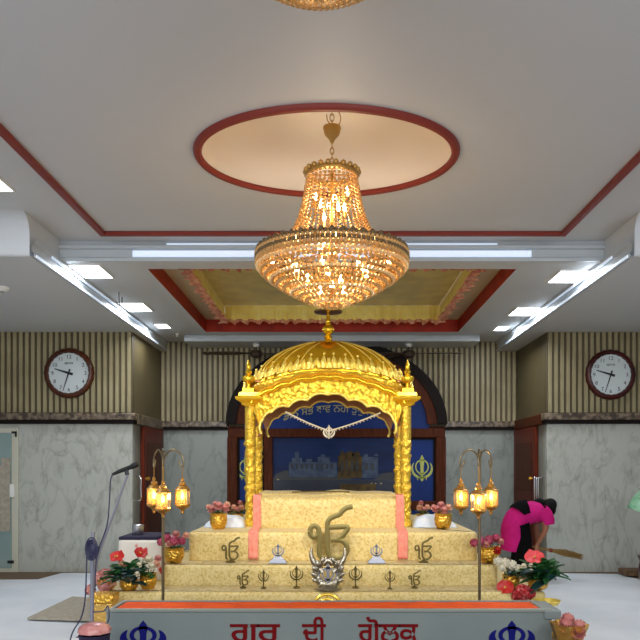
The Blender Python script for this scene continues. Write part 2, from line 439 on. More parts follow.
CX, CY, RX, RY = -0.04, 5.60, 0.940, 0.755
CY2 = 2.85
mb = MB()
plate_holes(mb, -6.0, 6.2, [(-2.0, 1.4), (6.9, YS)], [(CX, CY, RX, RY, -1.6, 1.5, 4.3, 6.9), (CX, CY2, RX, RY, -1.6, 1.5, 1.4, 4.3)], ZH3)
mb.quad((-XS, YS, ZH3), (-XS, YC, ZH3), (XS, YC, ZH3), (XS, YS, ZH3))
struct(mb.build('ceiling', 'ceil', smooth=False))
def ceil_dome(cy):
    mb = MB(); H = 0.37; nv = 14; nu = 96
    def P(i, j):
        t = (pi / 2) * j / (nv - 1); a = 2 * pi * i / nu
        return (CX + RX * cos(a) * max(cos(t), 0.001), cy + RY * sin(a) * max(cos(t), 0.001), ZH3 + H * sin(t) ** 0.8)
    mb.grid(P, nu, nv, True)
    return struct(mb.build('ceiling_dome', 'dome_lit_paint'))
def ceil_ring(cy):
    mb = MB(); pr = []; nu = 96; prof = [(-0.012, 0.0), (-0.016, -0.02), (0.0, -0.036), (0.03, -0.036), (0.046, -0.018), (0.048, 0.0)]
    mb.grid(lambda i, j: (CX + (RX + prof[j][0]) * cos(2 * pi * i / nu), cy + (RY + prof[j][0]) * sin(2 * pi * i / nu), ZH3 + prof[j][1]), nu, len(prof), True)
    return struct(mb.build('trim_1', 'red_trim'))
for cy in (CY, CY2): ceil_dome(cy); ceil_ring(cy)

# red rectangle moulding
XRL, XRR, YRF = -2.27, 2.29, 7.42
mb = MB(); zt = ZH3
mb.box(XRL - 0.03, XRR + 0.03, YRF - 0.03, YRF + 0.03, zt - 0.04, zt)
mb.box(XRL - 0.03, XRL + 0.03, -1.5, YRF - 0.03, zt - 0.04, zt); mb.box(XRR - 0.03, XRR + 0.03, -1.5, YRF - 0.03, zt - 0.04, zt)
struct(mb.build('trim_2', 'red_trim', bevel=0.008))

# lower ceiling (H2) with the recess opening
RX0, RX1, RY0, RY1 = -1.965, 1.965, 7.99, 11.69
mb = MB(); z = ZH2
for x0, x1, y0, y1 in ((-XS, XS, YC, RY0), (-XS, XS, RY1, YB + 0.1), (-XS, RX0, RY0, RY1), (RX1, XS, RY0, RY1)):
    mb.quad((x0, y0, z), (x0, y1, z), (x1, y1, z), (x1, y0, z))
struct(mb.build('ceiling_lower', 'ceil', smooth=False))
# recess faces (red) + inner ledge
mb = MB(); zl = EYE + 2.315
mb.quad((RX0, RY0, z), (RX0, RY1, z), (RX0, RY1, zl), (RX0, RY0, zl)); mb.quad((RX1, RY0, z), (RX1, RY0, zl), (RX1, RY1, zl), (RX1, RY1, z))
mb.quad((RX0, RY1, z), (RX1, RY1, z), (RX1, RY1, zl), (RX0, RY1, zl)); mb.quad((RX0, RY0, z), (RX0, RY0, zl), (RX1, RY0, zl), (RX1, RY0, z))
struct(mb.build('trim_3', 'red_face', smooth=False))
VX0, VX1, VY0, VY1 = -1.62, 1.62, 8.30, 11.32
mb = MB()
for x0, x1, y0, y1 in ((RX0, RX1, RY0, VY0), (RX0, RX1, VY1, RY1), (RX0, VX0, VY0, VY1), (VX1, RX1, VY0, VY1)):
    mb.quad((x0, y0, zl), (x0, y1, zl), (x1, y1, zl), (x1, y0, zl))
struct(mb.build('ceiling_recess', 'beige_ledge', smooth=False))

# side lower slabs (H1)
for nm, x0, x1 in (('ceiling_left', -6.0, -XS), ('ceiling_right', XS, 6.2)):
    mb = MB(); z0 = ZH1
    rr = 0.16
    pf = [(YS - rr, ZH3 + 0.12), (YS - rr, ZH3 + 0.002)] + [(YS - rr + rr * sin(pi / 2 * k / 8), ZH3 - rr + rr * cos(pi / 2 * k / 8)) for k in range(1, 9)] + [(YS + 0.03 * (1 - cos(pi / 2 * k / 4)), z0 + 0.03 - 0.03 * sin(pi / 2 * k / 4)) for k in range(5)] + [(YB + 0.1, z0), (YB + 0.1, ZH3 + 0.12)]
    mb.prism(pf, lambda u, v, w_: Vector((x0 + w_, u, v)), x1 - x0)
    struct(mb.build(nm, 'ceil', ang=0.9))
# glossy cove faces with led strips
for nm, sx in (('left', -1), ('right', 1)):
    mb = MB(); x = sx * (XS - 0.004)
    prof = [(0.0, ZH1 - 0.0), (0.03, ZH1 + 0.0), (0.036, ZH1 + 0.03), (0.012, ZH1 + 0.05), (0.012, ZH2 - 0.05), (0.04, ZH2 - 0.03), (0.045, ZH2)]
    mb.grid(lambda i, j: (x - sx * prof[j][0], (YS + 0.01, YB)[i], prof[j][1]), 2, len(prof))
    struct(mb.build('trim_4', 'ceil_gloss', ang=0.3))
    for za, zb, y0, y1, k in ((ZH1 + 0.004, ZH1 + 0.026, 7.0, 11.9, 0.046), (ZH2 - 0.052, ZH2 - 0.03, 7.4, 11.2, 0.045)):
        mb = MB(); xx = sx * (XS - k); mb.box(min(xx, xx + sx * 0.012), max(xx, xx + sx * 0.012), y0, y1, za, zb)
        struct(mb.build('trim_5', 'led', smooth=False))
# far cove of the raised ceiling : two stepped glossy fascias with led strips
mb = MB()
prof = [(0.0, ZH2), (-0.03, ZH2 + 0.0), (-0.03, ZH2 + 0.035), (0.0, ZH2 + 0.05), (0.0, ZH2 + 0.125), (-0.03, ZH2 + 0.135), (-0.03, ZH2 + 0.165), (0.0, ZH2 + 0.18), (0.0, ZH3)]
mb.grid(lambda i, j: ((-XS, XS)[i], YC + prof[j][0], prof[j][1]), 2, len(prof))
struct(mb.build('trim_6', 'ceil_gloss', ang=0.3))
for z0, z1, xe in ((ZH2 + 0.05, ZH2 + 0.115, 2.05), (ZH2 + 0.172, ZH2 + 0.19, 1.7)):
    mb = MB(); mb.box(-xe, xe, YC - 0.012, YC - 0.004, z0, z1)
    struct(mb.build('trim_7', 'led_far', smooth=False) if 'led_far' in M else mb.build('trim_7', 'led', smooth=False))
# beam in front of the back wall
mb = MB(); mb.box(-2.36, 2.36, 11.95, YB, EYE + 2.02, ZH2)
struct(mb.build('beam', 'ceil_gloss', bevel=0.012))

# ---- walls
ZL0, ZL1 = 2.135, 2.30      # ledge
def slats(mb_s, x0, x1, y, z0, z1, pitch=0.087, sgn=-1):
    n = int(round((x1 - x0) / pitch)); p = (x1 - x0) / n
    for i in range(n):
        a = x0 + i * p; w = p * 0.62
        prof = [(a + p * 0.19, 0.0), (a + p * 0.19, 0.016), (a + p * 0.25, 0.024), (a + p * 0.75, 0.024), (a + p * 0.81, 0.016), (a + p * 0.81, 0.0)]
        mb_s.grid(lambda i_, j: (prof[i_][0], y - prof[i_][1], (z0, z1)[j]), len(prof), 2)
for nm, x0, x1 in (('left', -6.0, XL), ('right', XR, 6.2)):
    mb = MB(); mb.box(x0, x1, YW, YW + 0.1, ZL1, ZH1); 
    w = struct(mb.build('wall_%s_upper' % nm, 'slat_gap', smooth=False))
    mb = MB(); slats(mb, x0, x1, YW - 0.001, ZL1, ZH1)
    c = mb.build('slat_cladding', 'slat', parent=w, ang=0.3)
    mb = MB(); mb.box(x0, x1, YW, YW + 0.1, 0, ZL0)
    struct(mb.build('wall_%s_lower' % nm, 'marble', smooth=False))
    # ledge
    mb = MB(); mb.box(x0, x1 + (0.06 if nm == 'left' else 0), YW - 0.1, YW + 0.1, ZL0 + 0.055, ZL1 - 0.01) if nm == 'left' else mb.box(x0 - 0.06, x1, YW - 0.1, YW + 0.1, ZL0 + 0.055, ZL1 - 0.01)
    struct(mb.build('trim_8', 'granite', bevel=0.012))
    mb = MB(); mb.box(x0 - (0.0 if nm == 'left' else 0.04), x1 + (0.04 if nm == 'left' else 0.0), YW - 0.07, YW + 0.1, ZL0, ZL0 + 0.055)
    struct(mb.build('trim_9', 'black_band', smooth=False))
    # outer side wall of the hall
    xo = x0 if nm == 'left' else x1
    mb = MB(); mb.box(xo - 0.1, xo + 0.1, -2.0, YW, 0, ZH3); struct(mb.build('wall_%s_side' % nm, 'ceil', smooth=False))
# side returns
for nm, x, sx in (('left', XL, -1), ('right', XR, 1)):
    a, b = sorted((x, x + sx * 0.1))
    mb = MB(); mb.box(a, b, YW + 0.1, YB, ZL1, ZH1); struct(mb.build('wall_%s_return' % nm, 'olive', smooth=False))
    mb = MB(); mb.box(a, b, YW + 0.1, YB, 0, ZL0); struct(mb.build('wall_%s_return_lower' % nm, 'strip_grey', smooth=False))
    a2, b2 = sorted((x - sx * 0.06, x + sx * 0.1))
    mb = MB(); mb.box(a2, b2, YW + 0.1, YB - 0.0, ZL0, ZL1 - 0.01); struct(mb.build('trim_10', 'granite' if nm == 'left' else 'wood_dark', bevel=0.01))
# doors in the side returns
for nm, x, sx, n in (('left', XL, -1, 1), ('right', XR, 1, 2)):
    xi = x - sx * 0.005
    a, b = sorted((xi, xi - sx * 0.06))
    y0, y1 = 11.25, 12.52
    mb = MB(); mb.box(a, b, y0, y1, 0.0, ZL0 - 0.01)
    d = struct(mb.build('door_%d' % n, 'wood_red', smooth=False, bevel=0.01))
    mb = MB(); 
    for q in (0.25, 1.15): mb.box(a - 0.006, b + 0.006, y0 + 0.15, y1 - 0.15, q, q + 0.75)
    mb.build('door_panel', 'wood_dark', parent=d, smooth=False, bevel=0.01)
    mb = MB(); k = xi - sx * 0.1; mb.ell((k, y0 + 0.08, 1.34), 0.03, 0.03, 0.03); mb.tube([(xi - sx * 0.05, y0 + 0.08, 1.34), (k, y0 + 0.08, 1.34)], 0.014)
    mb.build('door_knob', 'brass_pot', parent=d)
# chrome pull handle on the grey strip, left ; chrome rack of bars, right
mb = MB(); x = XL + 0.07; mb.tube(smooth_pts([(XL + 0.0, 11.02, 1.38), (x, 11.02, 1.36), (x, 11.02, 1.2), (x, 11.02, 1.04), (XL, 11.02, 1.02)], 5), 0.012, 8)
hd = mb.build('pull_handle', 'chrome'); tag(hd, 'chrome D-shaped pull handle beside the left red wood door', 'handle')
root = thing('grab_bar_rack', (XR - 0.04, 11.05, 0.9), 'chrome upright bars beside the right red wood door', 'rail')
for k in range(3):
    mb = MB(); yy = 10.95 + k * 0.10; x = XR - 0.09
    mb.tube(smooth_pts([(XR, yy, 1.36), (x + 0.01, yy, 1.36), (x, yy, 1.32), (x, yy, 1.0), (x + 0.01, yy, 0.93), (XR, yy, 0.93)], 5), 0.011, 8)
    mb.build('bar', 'chrome', parent=root)

# back wall
XM0, XM1 = WX(227, 12.5), WX(446, 12.5)     # mural opening
XMC = (XM0 + XM1) / 2; AW = (XM1 - XM0) / 2 + 0.02; ZSP = ZL0 + 0.10; AH = 1.40
mb = MB(); mb.box(XL, XR, YB, YB + 0.1, ZL1 - 0.1, ZH2)
w = struct(mb.build('wall_back_upper', 'slat_gap', smooth=False))
mb = MB(); slats(mb, XL, XR, YB - 0.001, ZL1 - 0.02, ZH2, 0.088)
mb.build('slat_cladding', 'slat', parent=w, ang=0.3)
for nm, x0, x1 in (('left', XL, XM0), ('right', XM1, XR)):
    mb = MB(); mb.box(x0, x1, YB, YB + 0.1, 0, ZL0); struct(mb.build('wall_back_%s_lower' % nm, 'marble_dark', smooth=False))
    mb = MB(); mb.box(x0, x1, YB - 0.1, YB, ZL0 + 0.045, ZL1 - 0.02); struct(mb.build('trim_8', 'granite', bevel=0.012))
    mb = MB(); mb.box(x0, x1, YB - 0.07, YB, ZL0, ZL0 + 0.045); struct(mb.build('trim_9', 'black_band', smooth=False))
mb = MB(); mb.box(XM0, XM1, YB, YB + 0.1, 0, ZL1 - 0.1); struct(mb.build('wall_back_centre', 'wood_dark', smooth=False))

# arched mural
def arch_band(mb, w0, h0, w1, h1, ya, yb, n=48, zs=ZSP):
    prof = []
    for i in range(n + 1):
        a = pi * i / n
        prof.append(((XMC + w0 * cos(a), zs + h0 * sin(a)), (XMC + w1 * cos(a), zs + h1 * sin(a))))
    def P(i, j):
        (a, b) = prof[j]
        return [(a[0], ya, a[1]), (b[0], ya, b[1]), (b[0], yb, b[1]), (a[0], yb, a[1])][i]
    mb.grid(P, 4, n + 1, True)
mr = thing('arched_mural', (XMC, YB - 0.05, 0.4), 'tall arched wooden window frame holding blue lakeside mural panels behind the golden canopy', 'mural')
mb = MB(); arch_band(mb, AW, AH, AW - 0.17, AH - 0.15, YB - 0.13, YB - 0.02); mb.build('arch_moulding', 'black_band', parent=mr, ang=0.5)
mb = MB(); arch_band(mb, AW - 0.16, AH - 0.14, AW - 0.33, AH - 0.30, YB - 0.10, YB - 0.03); mb.build('arch_frame', 'wood_dark', parent=mr, ang=0.5)
YF0, YF1 = YB - 0.11, YB - 0.02
ZT0, ZT1 = WZ(437.5, 12.5), WZ(428.5, 12.5)
mb = MB(); mb.box(XM0 + 0.02, XM1 - 0.02, YF0, YF1, ZT0, ZT1); mb.build('transom', 'wood_dark', parent=mr, smooth=False, bevel=0.012)
mull = [(XM0, XM0 + 0.17), (WX(264, 12.5), WX(272.5, 12.5)), (WX(399, 12.5), WX(407.5, 12.5)), (XM1 - 0.17, XM1)]
for a, b in mull:
    mb = MB(); mb.box(a, b, YF0 + 0.005, YF1, 0.4, ZT0 + 0.01); mb.build('mullion', 'wood_dark', parent=mr, smooth=False, bevel=0.012)
mb = MB(); mb.box(XM0, XM1, YF0, YF1, 0.4, 0.62); mb.box(XM0, XM1, YF0 + 0.01, YF1, 0.8, 0.95); mb.build('sill', 'wood_dark', parent=mr, smooth=False, bevel=0.012)
# glass panels
YP = YB - 0.03
def panel(nm, x0, x1, z0, z1, m):
    mb = MB(); mb.box(x0, x1, YP - 0.005, YP + 0.012, z0, z1); return mb.build(nm, m, parent=mr, smooth=False)
panel('side_panel', mull[0][1], mull[1][0], 0.6, ZT0, 'blue_panel'); pr = panel('side_panel', mull[2][1], mull[3][0], 0.6, ZT0, 'blue_panel')
for a, b in ((mull[0][1], mull[1][0]), (mull[2][1], mull[3][0])):     # thin dark inner beading of the side panels
    mb = MB(); t = 0.035
    mb.box(a, a + t, YP - 0.03, YP, 0.95, ZT0); mb.box(b - t, b, YP - 0.03, YP, 0.95, ZT0); mb.box(a + t, b - t, YP - 0.03, YP, ZT0 - t, ZT0)
    mb.build('beading', 'black_band', parent=mr, smooth=False)
cp = panel('picture_panel', mull[1][1], mull[2][0], 0.6, ZT0, 'blue_dark')
mb = MB()
n = 40
pts = [(XMC + (AW - 0.30) * cos(pi * i / n), ZSP + (AH - 0.27) * sin(pi * i / n)) for i in range(n + 1)]
pts = [p for p in pts if p[1] > ZT1 - 0.02]; pts = [(XMC + AW - 0.30, ZT1 - 0.02)] + pts + [(XMC - AW + 0.30, ZT1 - 0.02)]
mb.prism(pts, lambda u, v, w_: Vector((u, YP - 0.005 + w_, v)), 0.015)
mb.build('arched_panel', 'blue_panel', parent=mr, smooth=False)
# the wooden diagonal of the arch head
# picture: buildings by the water at night
YQ = YP - 0.009
def q(px, py): return (WX(px, 12.57), WZ(py, 12.57))
def pic(nm, m, polys, dy=0.0):
    mb = MB()
    for p in polys: mb.prism([q(*a) for a in p], lambda u, v, w_: Vector((u, YQ - dy + w_, v)), 0.003)
    return mb.build(nm, m, parent=cp, smooth=False)
R = lambda x0, y0, x1, y1: [(x0, y0), (x0, y1), (x1, y1), (x1, y0)]
pic('printed_water', 'water', [R(272.5, 479.5, 399, 512)])
pic('printed_trees', 'bld_dark', [[(272, 480), (276, 474), (286, 470), (292, 473), (300, 476), (330, 475), (345, 474), (352, 480)], [(374, 480), (380, 474), (390, 472), (399, 475), (399, 480)]], 0.002)
def domed(x, y, r): return [(x + r * cos(a), y - r * 1.1 * sin(a)) for a in [pi * k / 8 for k in range(9)]] 
wb = [R(289, 462, 337, 477), R(292, 458, 302, 462), R(306, 459, 312, 462), R(318, 457, 330, 462), R(295, 454, 299, 458), domed(297, 454, 2.4), domed(323, 457, 2.6)]
pic('printed_pavilion', 'bld_white', wb, 0.004)
gb = [R(338, 456, 362, 478), R(340, 453, 346, 456), R(352, 453, 360, 456), domed(350, 456, 4.5), domed(342, 453, 2), domed(357, 453, 2)]
pic('printed_gilded_hall', 'bld_gold', gb, 0.006)
pic('printed_side_hall', 'bld_white', [R(362, 457, 378, 478), R(364, 454, 368, 457), domed(376, 456, 2.2)], 0.006)
wn = [R(x, 464, x + 2, 469) for x in range(291, 336, 5)] + [R(x, 461, x + 2.2, 470) for x in range(341, 361, 5)] + [R(365, 463, 368, 470), R(371, 463, 374, 470)]
pic('printed_windows', 'bld_dark', wn, 0.008)
pic('printed_reflection', 'bld_gold', [R(340, 484, 376, 492)], 0.003)
pic('picture_dot', 'lamp_bulb2' if 'lamp_bulb2' in M else 'letter_gold', [domed(371.5, 484, 1), domed(375.5, 484, 0.9), domed(381, 484, 1.2), domed(278, 480, 1.2)], 0.004)  # small pale gold dots laid on the picture panel
# emblems and lettering
for px in (246, 422):
    mb = MB(); khanda(mb, W(px, 468.5, YP - 0.02), 0.46, 0.008, 0.8); mb.build('emblem', 'emblem_green', parent=mr, smooth=False)
TXT = 'ਡਿਠੇ ਸਭੇ ਥਾਵ ਨਹੀ ਤੁਧੁ ਜੇਹਿਆ'
tx0, tx1 = WX(283, 12.56), WX(391, 12.56)
def T(u, v, w_):
    # shallow arch across the head of the mural
    k = u / ((tx1 - tx0) / 2)
    return Vector(((tx0 + tx1) / 2 + u, YP - 0.012 - w_, WZ(421, 12.56) + v + 0.15 * (1 - k * k)))
tm = text_mb(TXT, 0.185, lambda u, v, w_: Vector((u, v, w_)), 0.002)
wid = max(v[0] for v in tm.v) - min(v[0] for v in tm.v); kx = (tx1 - tx0) / wid
tm.v = [tuple(T(v[0] * kx, v[1], v[2])) for v in tm.v]
tm.build('lettering', 'letter_gold', parent=mr, smooth=False)

# sliding glass door at far left
g0, g1 = WX(-40, YW), WX(19, YW)
wd = MB(); wd.box(g0, g1, YW - 0.035, YW - 0.002, 0.0, WZ(428, YW)); 
wn = struct(wd.build('door_3', 'alu', smooth=False, bevel=0.008))
mb = MB(); mb.box(g0, g1 - 0.09, YW - 0.05, YW - 0.036, 0.06, WZ(433, YW)); mb.build('pane', 'glass', parent=wn, smooth=False)
mb = MB(); mb.box(g0, WX(12, YW), YW - 0.058, YW - 0.051, WZ(531, YW), WZ(466, YW)); mb.box(WX(3, YW), WX(12, YW), YW - 0.06, YW - 0.052, WZ(531, YW), WZ(458, YW)); mb.build('frosted_panel', 'mat_grey', parent=wn, smooth=False)
mb = MB(); xh = WX(14, YW); mb.box(xh - 0.03, xh + 0.03, YW - 0.085, YW - 0.036, WZ(497, YW), WZ(484, YW)); mb.build('handle', 'white_metal', parent=wn, smooth=False, bevel=0.008)
mb = MB(); mb.box(WX(13, YW), WX(17.5, YW), YW - 0.055, YW - 0.036, WZ(433.5, YW), WZ(431.5, YW)); mb.box(WX(16.5, YW), WX(18, YW), YW - 0.055, YW - 0.036, WZ(437, YW), WZ(431.5, YW))
mb.box(WX(9, YW), WX(15, YW), YW - 0.056, YW - 0.036, WZ(563, YW), WZ(560, YW)); mb.build('corner_bracket', 'black', parent=wn, smooth=False)

# ---- ceiling lights
def panel_light(cx, cy, z, w, d, label):
    r = thing('ceiling_light', (cx, cy, z), label, 'ceiling light', 'square ceiling panel lights')
    mb = MB(); t = 0.016
    for x0, x1, y0, y1 in ((-w - t, w + t, -d - t, -d), (-w - t, w + t, d, d + t), (-w - t, -w, -d, d), (w, w + t, -d, d)): mb.box(cx + x0, cx + x1, cy + y0, cy + y1, z - 0.014, z)
    mb.build('frame', 'white_metal', parent=r, smooth=False)
    mb = MB(); mb.box(cx - w, cx + w, cy - d, cy + d, z - 0.01, z); mb.build('diffuser', 'panel_light', parent=r, smooth=False)
    return r
def on_plane(px, py, H): Y = H * F / (PY0 - py); return WX(px, Y), Y
for (px, py, H, lab) in ((0, 191, 2.336, 'white ceiling panel light cut by the left frame edge'), (92, 271, 2.12, 'largest ceiling panel light of the left row beside the lit cove'), (136, 306.5, 2.12, 'middle-size ceiling panel light of the left row near the red recess'), (162.5, 325.5, 2.12, 'smallest ceiling panel light at the far end of the left row'),
                         (568, 276, 2.12, 'largest ceiling panel light of the right row beside the lit cove'), (524, 311, 2.12, 'middle-size ceiling panel light of the right row near the red recess'), (501.5, 328, 2.12, 'smallest ceiling panel light at the far end of the right row')):
    x, y = on_plane(px, py, H)
    if px == 0: x, y = -2.83, 6.05
    k = 0.60 if py > 320 else 1.0
    panel_light(x, y, EYE + H, 0.15 * k, 0.25 * k, lab)
x, y = on_plane(2, 287.5, 1.961)
r = thing('smoke_detector', (x, y, ZH1), 'small round white detector on the low ceiling at far left', 'detector')
mb = MB(); mb.lathe([(0.0, -0.045), (0.05, -0.042), (0.075, -0.02), (0.085, 0)], (x, y, ZH1), 20); mb.build('housing', 'white_metal', parent=r)
mb = MB(); mb.lathe([(0.0, -0.056), (0.02, -0.054), (0.028, -0.04)], (x, y, ZH1), 14); mb.build('sensor_cap', 'strip_grey', parent=r)
for px, py, lab in ((177, 333.5, 'tiny white sprinkler head on the ceiling left of the red recess'), (119, 292, 'thin dark hook hanging from the ceiling between left panel lights')):
    x, y = on_plane(px, py, 2.12)
    mb = MB()
    if px == 177:
        mb.lathe([(0.0, -0.05), (0.02, -0.05), (0.012, -0.03), (0.03, -0.01), (0.035, 0)], (x, y, ZH2), 12); o = mb.build('ceiling_sprinkler', 'white_metal', origin=(x, y, ZH2)); tag(o, lab, 'sprinkler')
    else:
        mb.tube(smooth_pts([(x, y, ZH2), (x, y, ZH2 - 0.09), (x + 0.012, y, ZH2 - 0.15), (x + 0.035, y, ZH2 - 0.14), (x + 0.035, y, ZH2 - 0.06)], 5), 0.006, 6); o = mb.build('ceiling_hook', 'fan', origin=(x, y, ZH2)); tag(o, lab, 'hook')

# ---- fabric canopy in the recess
cv = thing('fabric_canopy', (0, (VY0 + VY1) / 2, EYE + 2.45), 'gold cloth ceiling canopy with pink ruffled valances inside the red recess', 'canopy')
zc = EYE + 2.45; zv = EYE + 2.235
mb = MB()
def P(i, j):
    u, v = i / 40, j / 30
    return (VX0 + (VX1 - VX0) * u, VY0 + (VY1 - VY0) * v, zc - 0.02 * sin(pi * u) * sin(pi * v) + 0.004 * sin(u * 95))
mb.grid(P, 41, 31); mb.build('cloth_top', 'cloth_gold', parent=cv)
def ruffled(x0, y0, x1, y1, nm):
    d = Vector((x1 - x0, y1 - y0, 0)); L = d.length; d.normalize(); nrm = Vector((-d.y, d.x, 0)); n = int(L / 0.012)
    def off(s, t): return nrm * (0.022 * t * sin(s * 42 + 1.3 * sin(s * 7)) + 0.008 * t * sin(s * 97))
    mb = MB()
    mb.grid(lambda i, j: Vector((x0, y0, zc)) + d * (L * i / n) + off(L * i / n, j / 6) + Vector((0, 0, (zv - zc) * j / 6)), n + 1, 7); v = mb.build('valance', 'valance', parent=cv)
    mb = MB()
    mb.grid(lambda i, j: Vector((x0, y0, zv + 0.012)) + d * (L * i / n) + off(L * i / n, 1) * (1 + 0.6 * j) + nrm * (0.03 * j / 3 * sin(L * i / n * 61)) + Vector((0, 0, -0.058 * j / 3 + 0.014 * j / 3 * sin(L * i / n * 33))), n + 1, 4)
    mb.build('ruffle', 'pink_ruffle', parent=v)
ruffled(VX0, VY0, VX0, VY1, 'l'); ruffled(VX1, VY1, VX1, VY0, 'r'); ruffled(VX0, VY1, VX1, VY1, 'f'); ruffled(VX1, VY0, VX0, VY0, 'n')

# ---- fans under the beam
def fan(px, py, lab, ang0):
    x, z = WX(px, 12.2), EYE + 2.02
    Y = 12.22
    r = thing('ceiling_fan', (x, Y, z), lab, 'ceiling fan', None)
    zb = WZ(353.5, Y)
    mb = MB(); mb.lathe([(0.05, 0), (0.06, -0.02), (0.03, -0.05)], (x, Y, z), 16); mb.build('ceiling_cup', 'white_metal', parent=r)
    mb = MB(); mb.tube([(x, Y, z - 0.04), (x, Y, zb)], 0.014); mb.build('down_rod', 'fan', parent=r)
    mb = MB(); mb.lathe([(0.02, 0.06), (0.09, 0.045), (0.11, 0.0), (0.09, -0.05), (0.03, -0.075), (0, -0.076)], (x, Y, zb), 20); mb.build('motor', 'fan', parent=r)
    for k in range(3):
        a = ang0 + k * 2 * pi / 3
        d = Vector((cos(a), sin(a) * 0.45, 0 if k == 0 else -0.08)); d.normalize(); s_ = Vector((-d.y, d.x, 0.25)).normalized()
        mb = MB()
        L = 0.86
        pr = [(0.1, 0.02), (0.2, 0.03), (0.3, 0.06), (L * 0.6, 0.07), (L, 0.055)]
        for dz in (0,):
            mb.grid(lambda i, j: Vector((x, Y, zb)) + d * pr[j][0] + s_ * (pr[j][1] * (i * 2 - 1)) , 2, len(pr))
        o = mb.build('blade', 'fan', parent=r); sm = o.modifiers.new('S', 'SOLIDIFY'); sm.thickness = 0.01
    return r
fan(256, 344, 'dark ceiling fan under the beam left of the golden dome', pi)
fan(409, 345, 'dark ceiling fan under the beam right of the golden dome', 0)

# ---- clocks
def clock(px, py, lab, fm, rim):
    x, z = WX(px, YW), WZ(py, YW); Y = YW - 0.025; Rr = 25.0 * YW / F
    r = thing('wall_clock', (x, Y, z), lab, 'clock', None)
    mb = MB(); mb.lathe([(Rr * 0.80, 0.045), (Rr * 0.82, 0.06), (Rr * 0.9, 0.062), (Rr * 0.97, 0.045), (Rr, 0.02), (Rr, 0.0), (Rr * 0.8, 0.0), (Rr * 0.80, 0.045)], (x, Y, z), 72, axis=(0, -1, 0), fn=lambda a, zz: 1 + 0.012 * cos(24 * a), caps=False); mb.build('frame', fm, parent=r)
    mb = MB(); mb.lathe([(0.0, 0.022), (Rr * 0.81, 0.022)], (x, Y, z), 48, axis=(0, -1, 0), caps=False); mb.build('dial', 'clock_face', parent=r, smooth=False)
    for h in range(1, 13):
        a = pi / 2 - h * pi / 6; rr = Rr * 0.655
        mb = text_mb(str(h), Rr * 0.215, lambda u, v, w_: Vector((x + rr * cos(a) + u, Y - 0.024 - w_, z + rr * sin(a) + v - Rr * 0.075)), 0.001); mb.build('numeral', 'ink', parent=r, smooth=False)
    mb = text_mb('ajanta', Rr * 0.15, lambda u, v, w_: Vector((x + u, Y - 0.024 - w_, z + Rr * 0.36 + v)), 0.001); mb.build('lettering', 'ink', parent=r, smooth=False)
    def hand(nm, ang, L, w0, back, yy):
        d = Vector((sin(ang), 0, cos(ang))); s_ = Vector((d.z, 0, -d.x))
        mb = MB(); o = Vector((x, Y - yy, z))
        P = [(-back, w0 * 1.6), (0.0, w0 * 1.3), (L, w0 * 0.5)]
        poly = [(-a, b) for a, b in P] + [(b2, a2) for b2, a2 in []]
        pts = [o + d * a + s_ * b for a, b in P] + [o + d * a - s_ * b for a, b in reversed(P)]
        mb.add([tuple(p) for p in pts] + [tuple(p + Vector((0, 0.003, 0))) for p in pts], [(0, 1, 4, 5), (1, 2, 3, 4)])
        mb.build(nm, 'ink', parent=r, smooth=False)
    t = radians_(33.0 * 6); hand('minute_hand', t, Rr * 0.74, Rr * 0.022, Rr * 0.16, 0.034)
    t = radians_(9 * 30 + 16.5); hand('hour_hand', t, Rr * 0.60, Rr * 0.034, Rr * 0.17, 0.030)
    mb = MB(); mb.lathe([(Rr * 0.05, 0.02), (Rr * 0.05, 0.038), (0, 0.04)], (x, Y, z), 16, axis=(0, -1, 0)); mb.build('hub', 'ink', parent=r)
def radians_(d): return d * pi / 180
clock(70, 373.5, 'round wall clock with brown frame on the slatted wall above the glass door side', 'clock_l', 0)
clock(609.5, 375, 'round wall clock with maroon frame on the slatted wall above the sweeping woman side', 'clock_r', 0)
